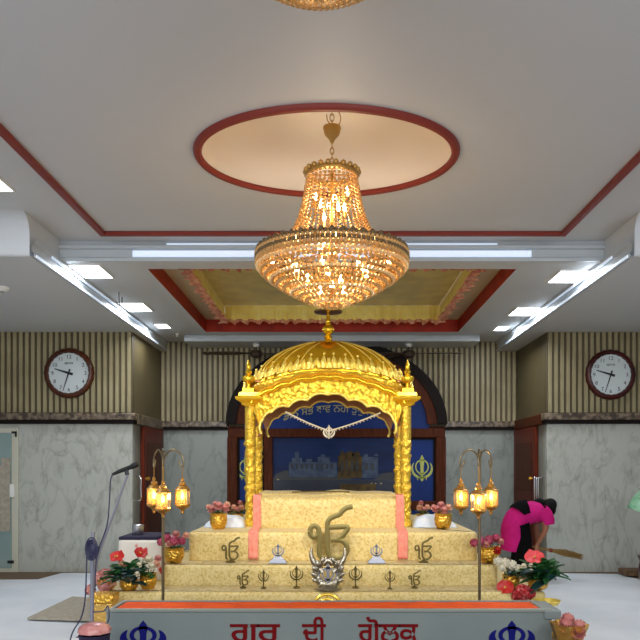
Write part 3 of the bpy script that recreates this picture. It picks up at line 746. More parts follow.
# ================================================================ STEPS + THRONE
from mathutils import noise as NZ
def cloth_box(nm, x0, x1, y0, y1, z0, z1, m, parent=None, r=0.03, seed=0.0, nx=60):
    """box draped with cloth: rounded top edges, small folds"""
    mb = MB()
    prof = [(0, 0)] + [(0, (z1 - z0 - r) * k / 4) for k in range(1, 5)] + [(r * (1 - cos(a)), (z1 - z0 - r) + r * sin(a)) for a in (pi / 6, pi / 3, pi / 2)] + [(r + 0.06, z1 - z0)]
    # perimeter (rounded rectangle) points with outward normals
    per = []; cr = 0.05; step = (x1 - x0) / nx
    n1 = nx; n2 = max(6, int((y1 - y0) / step))
    for i in range(n1): per.append((x0 + cr + (x1 - x0 - 2 * cr) * i / (n1 - 1), y0, 0, -1))
    for k in range(1, 4): a = -pi / 2 + pi / 2 * k / 4; per.append((x1 - cr + cr * cos(a), y0 + cr + cr * sin(a), cos(a), sin(a)))
    for i in range(n2): per.append((x1, y0 + cr + (y1 - y0 - 2 * cr) * i / (n2 - 1), 1, 0))
    for k in range(1, 4): a = pi / 2 * k / 4; per.append((x1 - cr + cr * cos(a), y1 - cr + cr * sin(a), cos(a), sin(a)))
    for i in range(n1): per.append((x1 - cr - (x1 - x0 - 2 * cr) * i / (n1 - 1), y1, 0, 1))
    for k in range(1, 4): a = pi / 2 + pi / 2 * k / 4; per.append((x0 + cr + cr * cos(a), y1 - cr + cr * sin(a), cos(a), sin(a)))
    for i in range(n2): per.append((x0, y1 - cr - (y1 - y0 - 2 * cr) * i / (n2 - 1), -1, 0))
    for k in range(1, 4): a = pi + pi / 2 * k / 4; per.append((x0 + cr + cr * cos(a), y0 + cr + cr * sin(a), cos(a), sin(a)))
    N = len(per)
    def P(i, j):
        x, y, nx_, ny_ = per[i]; d, h = prof[j]
        f = 0.008 * NZ.noise((x * 3 + seed, y * 3, h * 5)) * (1 if j > 0 else 0.4)
        f = min(f, 0.0) + 0.002
        return (x - nx_ * (d - f), y - ny_ * (d - f), z0 + h + 0)
    mb.grid(P, N, len(prof), True)
    top = [P(i, len(prof) - 1) for i in range(N)]
    mb.add(top, [tuple(range(N))])
    bot = [P(i, 0) for i in range(N)]; mb.add(bot, [tuple(range(N - 1, -1, -1))])
    return mb.build(nm, m, parent=parent, ang=1.0)
Y3, Y2, Y1, YE = 7.00, 7.35, 7.67, 10.6
Z3, Z2, Z1 = 0.343, 0.549, 0.845
X3 = (-2.20, 2.00); X2 = (-1.66, 1.63); X1 = (-1.47, 1.49)
def altar_step(x, y0, z0, z1, lab, m, seed):
    r = thing('altar_step', ((x[0] + x[1]) / 2, y0, z0), lab, 'step')
    cloth_box('cloth_cover', x[0], x[1], y0, YE, z0, z1, m, r, seed=seed)
    return r
s3 = altar_step(X3, Y3, 0.0, Z3, 'lowest wide altar step covered in gold brocade behind the orange-lined offering box', 'brocade2', 1.0)
s2 = altar_step(X2, Y2, Z3 + 0.004, Z2, 'middle altar step covered in gold brocade behind the row of small emblems', 'brocade2', 2.0)
s1 = altar_step(X1, Y1, Z2 + 0.004, Z1, 'top altar step in gold brocade carrying the golden canopy posts', 'brocade', 3.0)
# pale runners lying on the treads
for nm, x0, x1, y0, y1, z, lab in (('runner', -1.62, 1.60, 7.03, 7.33, Z3, 'pale patterned runner cloth lying along the lowest altar step under the row of small emblems'), ('runner', -1.30, 1.30, 7.385, 7.655, Z2, 'pale patterned runner cloth lying along the middle altar step under the large dark emblem')):
    mb = MB(); mb.grid(lambda i, j: (x0 + (x1 - x0) * i / 50, y0 + (y1 - y0) * j / 4, z + 0.008 + 0.003 * NZ.noise((i * 0.7, j, z))), 51, 5)
    o = mb.build(nm, 'runner', origin=(0, y0, z)); tag(o, lab, 'cloth')
    sm = o.modifiers.new('S', 'SOLIDIFY'); sm.thickness = 0.004; sm.offset = -1

# throne
TX0, TX1 = -0.867, 0.795; ZT = 1.178
tr = thing('throne_bed', (-0.036, 8.3, Z1), 'low throne bed draped in gold brocade under the golden dome', 'throne')
def throne(x0, x1, y0, y1, zt, amp, nm):
    mb = MB(); nx, ny = 70, 8
    pro = [(y0, Z1 + 0.001), (y0 - 0.004, Z1 + 0.1), (y0 + 0.004, Z1 + 0.2), (y0, zt - 0.04), (y0 + 0.012, zt - 0.012), (y0 + 0.04, zt)] + [(y0 + 0.04 + (y1 - y0 - 0.05) * k / 5, zt + 0.02 * sin(pi * k / 5)) for k in range(1, 6)] + [(y1, Z1 + 0.001)]
    def P(i, j):
        x = x0 + (x1 - x0) * i / nx; y, z = pro[j]
        if j >= 3: z += amp * (0.6 * sin(x * 7.2 + 0.5) + 0.5 * sin(x * 13 + 1)) * (1 if 3 < j < 11 else 0.4 if j == 3 else 0)
        e = min(1, min(i, nx - i) / 2.0)
        if j >= 3 and j < 11: z -= (1 - e) * 0.02
        return (x, y + 0.006 * NZ.noise((x * 5, z * 5, 4)), z)
    mb.grid(P, nx + 1, len(pro))
    for i in (0, nx): mb.add([P(i, j) for j in range(len(pro))], [tuple(range(len(pro)))])
    return mb.build(nm, 'brocade', parent=tr, ang=1.0)
throne(TX0, TX1, 8.20, 8.384, ZT, 0.008, 'front_drape')
throne(-0.83, 0.74, 8.386, 9.13, ZT + 0.035, 0.014, 'cushion')
mb = MB(); mb.tube(smooth_pts([(-0.45, 8.44, ZT + 0.052), (-0.1, 8.44, ZT + 0.058), (0.2, 8.45, ZT + 0.052)], 8), 0.008, 6); mb.build('slit_line', 'bronze', parent=tr)  # dark bronze tube drawn as the slit line of the bed top
for sx0, sx1, rx0, rx1, lab in ((-0.862, -0.778, -0.855, -0.752, 'pink sash draped down the throne bed and top step beside the leftmost golden post'), (0.700, 0.786, 0.672, 0.775, 'pink sash draped down the throne bed and top step beside the rightmost golden post')):
    mb = MB(); n = 8
    path = [(8.34, ZT + 0.034, 0), (8.25, ZT + 0.028, 0), (8.205, ZT + 0.022, 0), (8.182, ZT - 0.02, 0), (8.182, 1.0, 0.1), (8.18, Z1 + 0.03, 0.2), (8.15, Z1 + 0.016, 0.25), (7.95, Z1 + 0.014, 0.5), (7.72, Z1 + 0.013, 0.9), (7.665, Z1 + 0.004, 1), (7.655, Z1 - 0.05, 1), (7.654, 0.7, 1), (7.654, 0.60, 1), (7.654, Z2 + 0.02, 1)]
    mb.grid(lambda i, j: (lambda t: ((sx0 + (sx1 - sx0) * i / n) * (1 - t) + (rx0 + (rx1 - rx0) * i / n) * t, path[j][0] - 0.003 * sin(i * 1.9), path[j][1]))(path[j][2]), n + 1, len(path))
    o = mb.build('pink_sash', 'pink_sash', origin=(sx0, 8.2, Z1)); tag(o, lab, 'sash')
    sm = o.modifiers.new('S', 'SOLIDIFY'); sm.thickness = 0.004; sm.offset = 0

# ================================================================ GOLDEN CANOPY (PALKI)
PC = Vector((-0.045, 8.85, Z1))
HX, HY = 0.873, 0.42
pk = thing('golden_canopy', PC, 'ornate golden canopy with a ribbed dome on four twisted posts above the throne bed', 'canopy')
YFp = PC.y - HY
def zf(py): return WZ(py, YFp)
# posts
zcap = zf(402)
def twist(a, z):
    if z > zf(441): return 1 + 0.05 * cos(4 * a) + 0.02 * sin(z * 120)
    return 1 + 0.11 * cos(3 * a - z * 62) * (1 if (z * 4.4) % 1 > 0.2 else 0.1)
for sx in (-1, 1):
    for sy in (-1, 1):
        c = (PC.x + sx * HX, PC.y + sy * HY, 0)
        mb = MB(); r = 0.056; prof = [(0.07, Z1 + 0.001), (0.072, Z1 + 0.03), (0.06, Z1 + 0.045), (0.066, Z1 + 0.07), (0.05, Z1 + 0.085)]
        z = Z1 + 0.09
        while z < zcap:
            rr = r
            if z > zf(441): rr = 0.058
            if abs(z - zf(444)) < 0.03: rr = 0.07 - abs(z - zf(444)) * 0.3
            if abs(z - zf(488)) < 0.02 or abs(z - zf(470)) < 0.016 or abs(z - zf(456)) < 0.016: rr = 0.064
            prof.append((rr, z)); z += 0.011
        mb.lathe(prof, c, 26, fn=twist); mb.build('post', 'gold_fine', parent=pk, ang=1.2)
        mb = MB()
        sq = [(0.06, zcap - 0.05), (0.085, zcap - 0.02), (0.115, zcap + 0.0), (0.15, zcap + 0.02), (0.155, zcap + 0.05), (0.12, zcap + 0.055), (0.115, zcap + 0.10)]
        def P(i, j):
            k = [(1, 1), (-1, 1), (-1, -1), (1, -1)][i]; return (c[0] + k[0] * sq[j][0], c[1] + k[1] * sq[j][0], sq[j][1])
        mb.grid(P, 4, len(sq), True); mb.add([P(i, len(sq) - 1) for i in range(4)], [(0, 1, 2, 3)]); mb.build('capital', 'gold', parent=pk, ang=0.4, bevel=0.006)
        zt = zcap + 0.10
        mb = MB()
        cc = (c[0] + sx * 0.02, c[1], 0)
        mb.box(cc[0] - 0.062, cc[0] + 0.062, cc[1] - 0.062, cc[1] + 0.062, zt, zt + 0.05)
        mb.lathe([(0.05, zt + 0.05), (0.022, zt + 0.06), (0.02, zt + 0.10), (0.03, zt + 0.115), (0.066, zt + 0.135), (0.074, zt + 0.165), (0.07, zt + 0.18), (0.045, zt + 0.195), (0.022, zt + 0.21), (0.035, zt + 0.225), (0.04, zt + 0.245), (0.022, zt + 0.265), (0.028, zt + 0.285), (0.02, zt + 0.32), (0.008, zt + 0.36), (0.0, zt + 0.385)], (cc[0], cc[1], 0), 20)
        mb.build('corner_finial', 'gold', parent=pk, ang=0.6)
# cusped arch panels
def scal(nodes, bulge, k=10, sgn=1):
    out = []
    for (a, b) in zip(nodes[:-1], nodes[1:]):
        dx, dy = b[0] - a[0], b[1] - a[1]; L = sqrt(dx * dx + dy * dy); nx_, ny_ = dy / L, -dx / L
        if ny_ > 0: nx_, ny_ = -nx_, -ny_
        for i in range(k):
            t = i / k; h = bulge * L * 4 * t * (1 - t) * sgn
            out.append((a[0] + dx * t + nx_ * h, a[1] + dy * t + ny_ * h))
    out.append(nodes[-1]); return out
lowN = [(-66, 434), (-65, 420), (-56, 412), (-39, 407), (-20.5, 400.5), (0, 395)]
upN = [(-76, 404), (-66, 395), (-55, 391), (-37.5, 384.5), (-16, 380), (0, 378.5)]
lo = scal(lowN, 0.17); lo = lo + [(-x, y) for x, y in reversed(lo[:-1])]
up = scal(upN, 0.10); up = up + [(-x, y) for x, y in reversed(up[:-1])]
def arch(center, ux, scale, nm_panel, emb=True):
    """center: panel mid (x,y), ux: unit vector along width, outward normal = ux rotated -90"""
    ux = Vector(ux); nrm = Vector((ux.y, -ux.x, 0))
    k = YFp / F * scale
    def Pt(p, out): return Vector((center[0], center[1], 0)) + ux * (p[0] * k) + nrm * out + Vector((0, 0, zf(p[1])))
    N = len(lo); nv = 10
    mb = MB()
    def P(i, j):
        t = j / (nv - 1); p = (lo[i][0] * (1 - t) + up[i][0] * t, lo[i][1] * (1 - t) + up[i][1] * t)
        s = i * 0.35
        rel = 0.016 * sin(s * 1.9 + 2.2 * sin(t * 5)) * sin(t * 9 + s * 0.6) * (1 if 0 < j < nv - 1 else 0)
        return Pt(p, 0.045 + rel)
    mb.grid(P, N, nv); mb.build(nm_panel, 'gold_emb', parent=pk, ang=1.2)
    mb = MB(); mb.grid(lambda i, j: Pt(lo[i], (0.05, -0.05)[j]), N, 2); mb.grid(lambda i, j: Pt((lo[i] if j else up[i]), -0.05), N, 2); mb.build('arch_soffit', 'arch_pink_shade', parent=pk, ang=0.6)
    mb = MB(); mb.tube([Pt(p, 0.052) for p in lo], 0.016, 8); mb.build('arch_edge', 'gold_pale', parent=pk, ang=1.2)
    mb = MB(); mb.tube([Pt((p[0] * 1.0, p[1]), 0.075) for p in up], 0.030, 10, flat=0.05); mb.build('eave', 'gold', parent=pk, ang=1.2)
    up2 = [(p[0] * 0.985, p[1] - 4.2) for p in up]
    mb = MB(); mb.tube([Pt(p, 0.06) for p in up2], 0.026, 8, flat=0.045); mb.build('cornice', 'gold_fine', parent=pk, ang=1.2)
M['arch_pink_shade'] = mat('shaded rose gold soffit', (170, 116, 74), 0.4, 0.6)  # rose brown also carries the shade of the canopy's inner faces
arch((PC.x, PC.y - HY), (1, 0, 0), 1.0, 'front_panel')
arch((PC.x, PC.y + HY), (-1, 0, 0), 1.0, 'back_panel')
arch((PC.x + HX, PC.y), (0, 1, 0), HY / HX, 'side_panel'); arch((PC.x - HX, PC.y), (0, -1, 0), HY / HX, 'side_panel')
# dome
DA, DB = 0.86, 0.46
zD = WZ(342.5, PC.y)
def dome_pt(a, t, out=0.0):
    e = 2.0 / (2.0 + 2.2 * cos(t))
    ca, sa = cos(a), sin(a)
    kx = (abs(ca) ** e) * (1 if ca >= 0 else -1); ky = (abs(sa) ** e) * (1 if sa >= 0 else -1)
    edge = abs(cos(2 * a)) ** 1.2 if abs(ca) < abs(sa) else abs(cos(2 * a)) ** 1.2 * 0.3
    zb = zf(389) + (zf(373.5) - zf(389)) * (1 - abs(kx) ** 2.0)
    r = max(cos(t), 0.0) ** 1.12
    return Vector((PC.x + (DA + out) * kx * r, PC.y + (DB + out) * ky * r, zb + (zD - zb) * (sin(t) ** 0.95) + out * sin(t)))
mb = MB(); nu, nv = 256, 26
def P(i, j):
    t = (pi / 2) * (j / (nv - 1)); a = 2 * pi * i / nu
    rib = 0.034 * (abs(sin(12 * a)) ** 0.6 - 0.7) * min(1, 3 * cos(t))
    return dome_pt(a, t * 0.995, rib)
mb.grid(P, nu, nv, True); mb.build('dome', 'gold', parent=pk, ang=1.3)
for k in range(24):
    a = pi / 24 + 2 * pi * k / 24; mb = MB(); mb.tube([dome_pt(a, 0.30 + 1.18 * i / 20, 0.012) for i in range(21)], 0.0075, 6); mb.build('rib', 'gold_pale', parent=pk, ang=1.2)
# lower dome drum band
mb = MB()
mb.grid(lambda i, j: dome_pt(2 * pi * i / 128, 0.0, (0.0, 0.035, 0.05, 0.03, 0.0)[j]) + Vector((0, 0, (0.035, 0.03, 0.0, -0.05, -0.06)[j])), 128, 5, True); mb.build('drum_band', 'gold_emb', parent=pk, ang=1.2)
# petals standing round the dome
npet = 0
def per_points(step):
    N = 2000; L = 0; last = dome_pt(0, 0); pts = [(0, 0.0)]
    for i in range(1, N + 1):
        p = dome_pt(2 * pi * i / N, 0); L += (p - last).length; last = p; pts.append((i, L))
    n = int(round(L / step)); out = []; j = 0
    for k in range(n):
        while pts[j][1] < (k + 0.5) * L / n: j += 1
        out.append(2 * pi * pts[j][0] / N)
    return out
for a in per_points(0.150):
    b0, b1 = dome_pt(a, 0.10, 0.01), dome_pt(a, 0.36, 0.012)
    d = (b1 - b0).normalized(); t_ = (dome_pt(a + 0.01, 0.15) - dome_pt(a - 0.01, 0.15)).normalized(); nrm = t_.cross(d).normalized()
    cen = Vector((PC.x, PC.y, b0.z));
    if nrm.dot(b0 - cen) < 0: nrm = -nrm
    mb = MB()
    L = 0.16
    def leaf_(off, w, l, bend):
        def Q(i, j):
            u = i / 6 * 2 - 1; v = j / 6; ww = w * sin(pi * (0.12 + 0.88 * v) ** 0.8) * (1 - v * 0.15)
            return b0 + t_ * (off * (1 + bend * v) + u * ww) + d * (v * l) + nrm * (0.012 + 0.022 * (1 - u * u) * sin(pi * min(1, v + 0.1)) + 0.012 * v)
        mb.grid(Q, 7, 7)
    leaf_(0, 0.038, L, 0); leaf_(0.046, 0.026, L * 0.82, 0.5); leaf_(-0.046, 0.026, L * 0.82, 0.5)
    mb.ell(b0 + d * (L + 0.012) + nrm * 0.028, 0.016, n=8, m=6)
    mb.build('petal', 'gold_pale', parent=pk, ang=1.2)
# finial with small umbrella disc
zt = zD - 0.01
mb = MB(); c = (PC.x, PC.y, 0)
mb.lathe([(0.24, zt - 0.025), (0.20, zt + 0.0), (0.10, zt + 0.012), (0.05, zt + 0.03), (0.035, zt + 0.06), (0.055, zt + 0.075), (0.035, zt + 0.09), (0.03, zt + 0.105), (0.06, zt + 0.125), (0.072, zt + 0.16), (0.06, zt + 0.195), (0.03, zt + 0.215), (0.04, zt + 0.23), (0.025, zt + 0.245), (0.03, zt + 0.275), (0.02, zt + 0.29), (0.017, zt + 0.36)], c, 28)
fi = mb.build('finial', 'gold', parent=pk, ang=0.8)
mb = MB(); mb.lathe([(0.02, zt + 0.34), (0.06, zt + 0.355), (0.165, zt + 0.365), (0.17, zt + 0.38), (0.12, zt + 0.40), (0.03, zt + 0.42), (0.0, zt + 0.425)], c, 28); mb.build('umbrella_disc', 'gold_antique', parent=fi, ang=0.8)
# inner ceiling of the canopy
mb = MB(); z = zf(381) ; mb.box(PC.x - HX + 0.05, PC.x + HX - 0.05, PC.y - HY + 0.06, PC.y + HY - 0.06, z, z + 0.02); mb.build('inner_ceiling', 'arch_pink_shade', parent=pk, smooth=False)

# hanging garland with emblem across the arch
YG = YFp - 0.09
g = thing('hanging_garland', W(329, 432, YG), 'pale beaded garland with a small sword emblem hanging across the golden arch', 'garland')
ga, gb, gc = W(286, 412, YG), W(329, 431, YG), W(380, 413, YG)
for p, q_ in ((ga, gb), (gb, gc)):
    mb = MB(); n = 44
    for i in range(n + 1):
        t = i / n; c = p.lerp(q_, t) + Vector((0, 0, -0.012 * sin(pi * t))); mb.ico(c, 0.010)
        if i % 3 == 0: mb.ico(c - Vector((0, 0, 0.018)), 0.008)
    mb.build('bead_strand', 'garland', parent=g)
mb = MB(); khanda(mb, W(329, 432, YG - 0.01), 0.165, 0.012, 1.1); mb.build('emblem', 'garland', parent=g, smooth=False)

# ================================================================ OFFERING BOX (GOLAK)
YGK = 5.5; gx0, gx1 = WX(106, YGK), WX(552, YGK); zg = WZ(609, YGK); YGB = 5.93
gk = thing('offering_box', ((gx0 + gx1) / 2, YGK, 0), 'long grey offering box with red lettering, blue emblems and orange lining', 'donation box')
mb = MB(); mb.box(gx0, gx1, YGK, YGK + 0.03, 0.06, zg); mb.build('front_panel', 'box_grey', parent=gk, smooth=False, bevel=0.006)
mb = MB(); mb.box(gx0 + 0.0, gx0 + 0.03, YGK + 0.03, YGB, 0.06, zg - 0.012); mb.build('end_panel', 'box_grey', parent=gk, smooth=False)
mb = MB(); mb.box(gx1 - 0.03, gx1, YGK + 0.03, YGB, 0.06, zg - 0.012); mb.build('end_panel', 'box_grey', parent=gk, smooth=False)
mb = MB(); mb.box(gx0 + 0.03, gx1 - 0.03, YGB - 0.03, YGB, 0.06, zg - 0.012); mb.build('back_panel', 'box_grey', parent=gk, smooth=False)
mb = MB(); mb.box(gx0 + 0.03, gx1 - 0.03, YGK + 0.03, YGB - 0.03, 0.06, zg - 0.05)
mb.grid(lambda i, j: (gx0 + 0.04 + (gx1 - gx0 - 0.08) * i / 60, YGK + 0.032 + (YGB - YGK - 0.06) * j / 6, zg - 0.02 + 0.006 * NZ.noise((i * 0.4, j * 0.8, 3))), 61, 7); mb.build('orange_lining', 'orange', parent=gk, smooth=False)
mb = MB(); mb.box(gx0 - 0.01, gx1 + 0.0, YGK - 0.014, YGK + 0.0, zg - 0.02, zg + 0.004); mb.build('front_rim', 'strip_grey', parent=gk, smooth=False, bevel=0.004)
mb = MB(); mb.box(gx1 - 0.06, gx1 + 0.065, YGK - 0.02, YGB - 0.05, zg - 0.075, zg - 0.008); mb.build('end_rim', 'box_grey', parent=gk, smooth=False, bevel=0.008)
for x in (gx0 + 0.1, gx1 - 0.1):
    mb = MB(); mb.box(x - 0.05, x + 0.05, YGK + 0.05, YGB - 0.05, 0.0, 0.06); mb.build('foot', 'black', parent=gk, smooth=False)
for px, pe in (('ਗੁਰੂ', (230, 280)), ('ਦੀ', (302, 326)), ('ਗੋਲਕ', (358, 418))):
    tm = text_mb(px, 0.2, lambda u, v, w_: Vector((u, v, w_)), 0.003, bold=0.0035)
    a0, a1 = min(v[0] for v in tm.v), max(v[0] for v in tm.v); x0, x1 = WX(pe[0], YGK), WX(pe[1], YGK); k = (x1 - x0) / (a1 - a0)
    zb = WZ(641.5, YGK)
    tm.v = [(x0 + (v[0] - a0) * k, YGK - 0.004 - v[2], zb + v[1] * 1.0) for v in tm.v]
    tm.build('lettering', 'text_red', parent=gk, smooth=False)
for px in (143, 512):
    mb = MB(); c = W(px, 637.5, YGK - 0.006); khanda(mb, (0, 0, 0), 0.25, 0.005, 1.45)
    mb.v = [(c.x + v[0] * 1.60, c.y + v[1], c.z + v[2]) for v in mb.v]
    mb.build('emblem', 'text_blue', parent=gk, smooth=False)

# ================================================================ EMBLEMS ON THE STEPS
def stand_base(mb, x, y, z, r, h=0.02): mb.lathe([(r, z), (r, z + h * 0.4), (r * 0.5, z + h * 0.7), (r * 0.22, z + h), (r * 0.18, z + h * 2.2)], (x, y, 0), 16)
def ik(px, y, pyb, z0, h, th, m, lab, group=None):
    x = WX(px, y); r = thing('scripture_symbol', (x, y, z0), lab, 'ornament', group)
    mb = MB(); ikonkar(mb, (x, y, z0 + 0.03), h, th); mb.build('symbol', m, parent=r, ang=1.0)
    mb = MB(); stand_base(mb, x, y, z0 + 0.001, h * 0.22, 0.022); mb.build('base', m, parent=r, ang=0.6); return r
zr3 = Z3 + 0.012; zr2 = Z2 + 0.012
ik(330, 7.55, 560, zr2, 0.53, 0.030, 'olive_gold', 'largest olive-gold scripture symbol standing in front of the throne bed')
ik(230.5, 7.48, 561, zr2, 0.22, 0.011, 'bronze', 'bronze scripture symbol on the middle step near the pink sash and left flower pot')
ik(423.5, 7.48, 561, zr2, 0.22, 0.011, 'bronze', 'bronze scripture symbol on the middle step near the pink sash and right flower pot')
ik(243, 7.16, 588, zr3, 0.14, 0.008, 'bronze', 'smallest scripture symbol on the lowest step, left end of the emblem row')
ik(414.5, 7.16, 588, zr3, 0.14, 0.008, 'bronze', 'smallest scripture symbol on the lowest step, right end of the emblem row')
def kh(px, y, z0, h, m, lab, base='ring', pole=0.05):
    x = WX(px, y); r = thing('sword_emblem', (x, y, z0), lab, 'ornament')
    mb = MB(); khanda(mb, (x, y, z0 + pole + h / 2), h, 0.012, 1.0 if base == 'block' else 0.75); mb.build('emblem', m, parent=r, smooth=False)
    mb = MB()
    if base == 'block':
        hb = pole + 0.02
        def P(i, j):
            k = [(1, 1), (-1, 1), (-1, -1), (1, -1)][i]; w = (0.085, 0.08, 0.045, 0.035)[j]; return (x + k[0] * w, y + k[1] * w * 0.5, z0 + 0.001 + (0, 0.3, 0.75, 1)[j] * hb)
        mb.grid(P, 4, 4, True); mb.add([P(i, 3) for i in range(4)], [(0, 1, 2, 3)])
    else: stand_base(mb, x, y, z0 + 0.001, h * 0.2, 0.02); mb.tube([(x, y + 0.006, z0 + 0.02), (x, y + 0.006, z0 + pole + 0.03)], 0.006)
    mb.build('base', m, parent=r, ang=0.5); return r
kh(278, 7.42, zr2, 0.15, 'silver', 'silver double-sword emblem on a block base left of the largest symbol', 'block', 0.045)
kh(376.5, 7.42, zr2, 0.15, 'silver', 'silver double-sword emblem on a block base right of the largest symbol', 'block', 0.045)
kh(263.5, 7.13, zr3, 0.13, 'bronze', 'smaller dark sword emblem beside the smallest scripture symbol left of the horned ornament')
kh(296.5, 7.17, zr3, 0.165, 'bronze', 'taller dark sword emblem on the lowest step just left of the horned ornament')
kh(355.5, 7.17, zr3, 0.165, 'bronze', 'taller dark sword emblem on the lowest step just right of the horned ornament')
kh(390, 7.11, zr3, 0.13, 'bronze', 'smaller dark sword emblem beside the smallest scripture symbol right of the horned ornament')
# horned silver ornament
yh = 7.10; xh = WX(328, yh)
r = thing('horned_ornament', (xh, yh, zr3), 'ornate silver wreath ornament with two upright curved horns in front of the largest symbol', 'ornament')
k = yh / F
H = lambda px, py, dy=0.0: W(px, py, yh) + Vector((0, dy, 0))
for s in (-1, 1):
    mb = MB(); P_ = smooth_pts([H(328 + s * 6, 572), H(328 + s * 11, 566), H(328 + s * 15.5, 559.5), H(328 + s * 17, 553), H(328 + s * 16.2, 547.5)], 6); n = len(P_)
    mb.tube(P_, [0.037 * (1 - i / n) ** 0.7 + 0.003 for i in range(n)], 10); mb.build('horn', 'pewter', parent=r)
mb = MB(); cz = 573
mb.grid(lambda i, j: H(328, cz) + Vector((cos(2 * pi * i / 64) * (0.112 + 0.034 * cos(2 * pi * j / 8)), -0.03 * sin(2 * pi * j / 8) - 0.01, sin(2 * pi * i / 64) * (0.112 + 0.034 * cos(2 * pi * j / 8)) + 0.008 * sin(9 * 2 * pi * i / 64))), 64, 9, True); mb.build('wreath', 'pewter', parent=r)
mb = MB(); khanda(mb, H(328, 575, -0.03), 0.24, 0.016, 1.2); mb.build('emblem', 'silver', parent=r, smooth=False)
for s in (-1, 1):
    mb = MB()
    for q_ in range(5):
        a = -0.5 + q_ * 0.42
        mb.ell(H(328, cz) + Vector((s * 0.135 * cos(a), -0.04, 0.135 * sin(a))), 0.02, 0.012, 0.034, n=8, m=6, q=Quaternion((0, 1, 0), s * (-a + 0.8)))
    mb.build('leaf_spray', 'pewter', parent=r)
mb = MB(); mb.lathe([(0.13, zr3 + 0.001), (0.13, zr3 + 0.015), (0.07, zr3 + 0.03), (0.04, zr3 + 0.045)], (xh, yh, 0), 24); mb.build('base', 'pewter', parent=r, ang=0.6)
# yellow-gold emblem on a floor stand behind the box
yh = 6.5; xh = WX(327, yh)
r = thing('standing_emblem', (xh, yh, 0), 'yellow gold sword emblem standing between the offering box and the lowest step', 'ornament')
mb = MB(); c = W(327, 609, yh); khanda(mb, (c.x, c.y - 0.006, c.z - 0.03), 0.30, 0.012, 0.9)
for rad, a0, a1 in ((0.125, -0.9, pi + 0.9), (0.085, 0, 2 * pi)): mb.tube([c + Vector((rad * cos(a0 + (a1 - a0) * i / 40), 0, rad * sin(a0 + (a1 - a0) * i / 40))) for i in range(41)], 0.013, 8)
mb.build('emblem', 'yellow_gold', parent=r, ang=0.6)
mb = MB(); mb.tube([(xh, yh + 0.01, 0.02), (xh, yh + 0.01, c.z - 0.1)], 0.012); mb.build('pole', 'yellow_gold', parent=r)
mb = MB(); mb.lathe([(0.12, 0.0), (0.12, 0.012), (0.03, 0.03)], (xh, yh + 0.01, 0), 20); mb.build('base', 'yellow_gold', parent=r, ang=0.6)

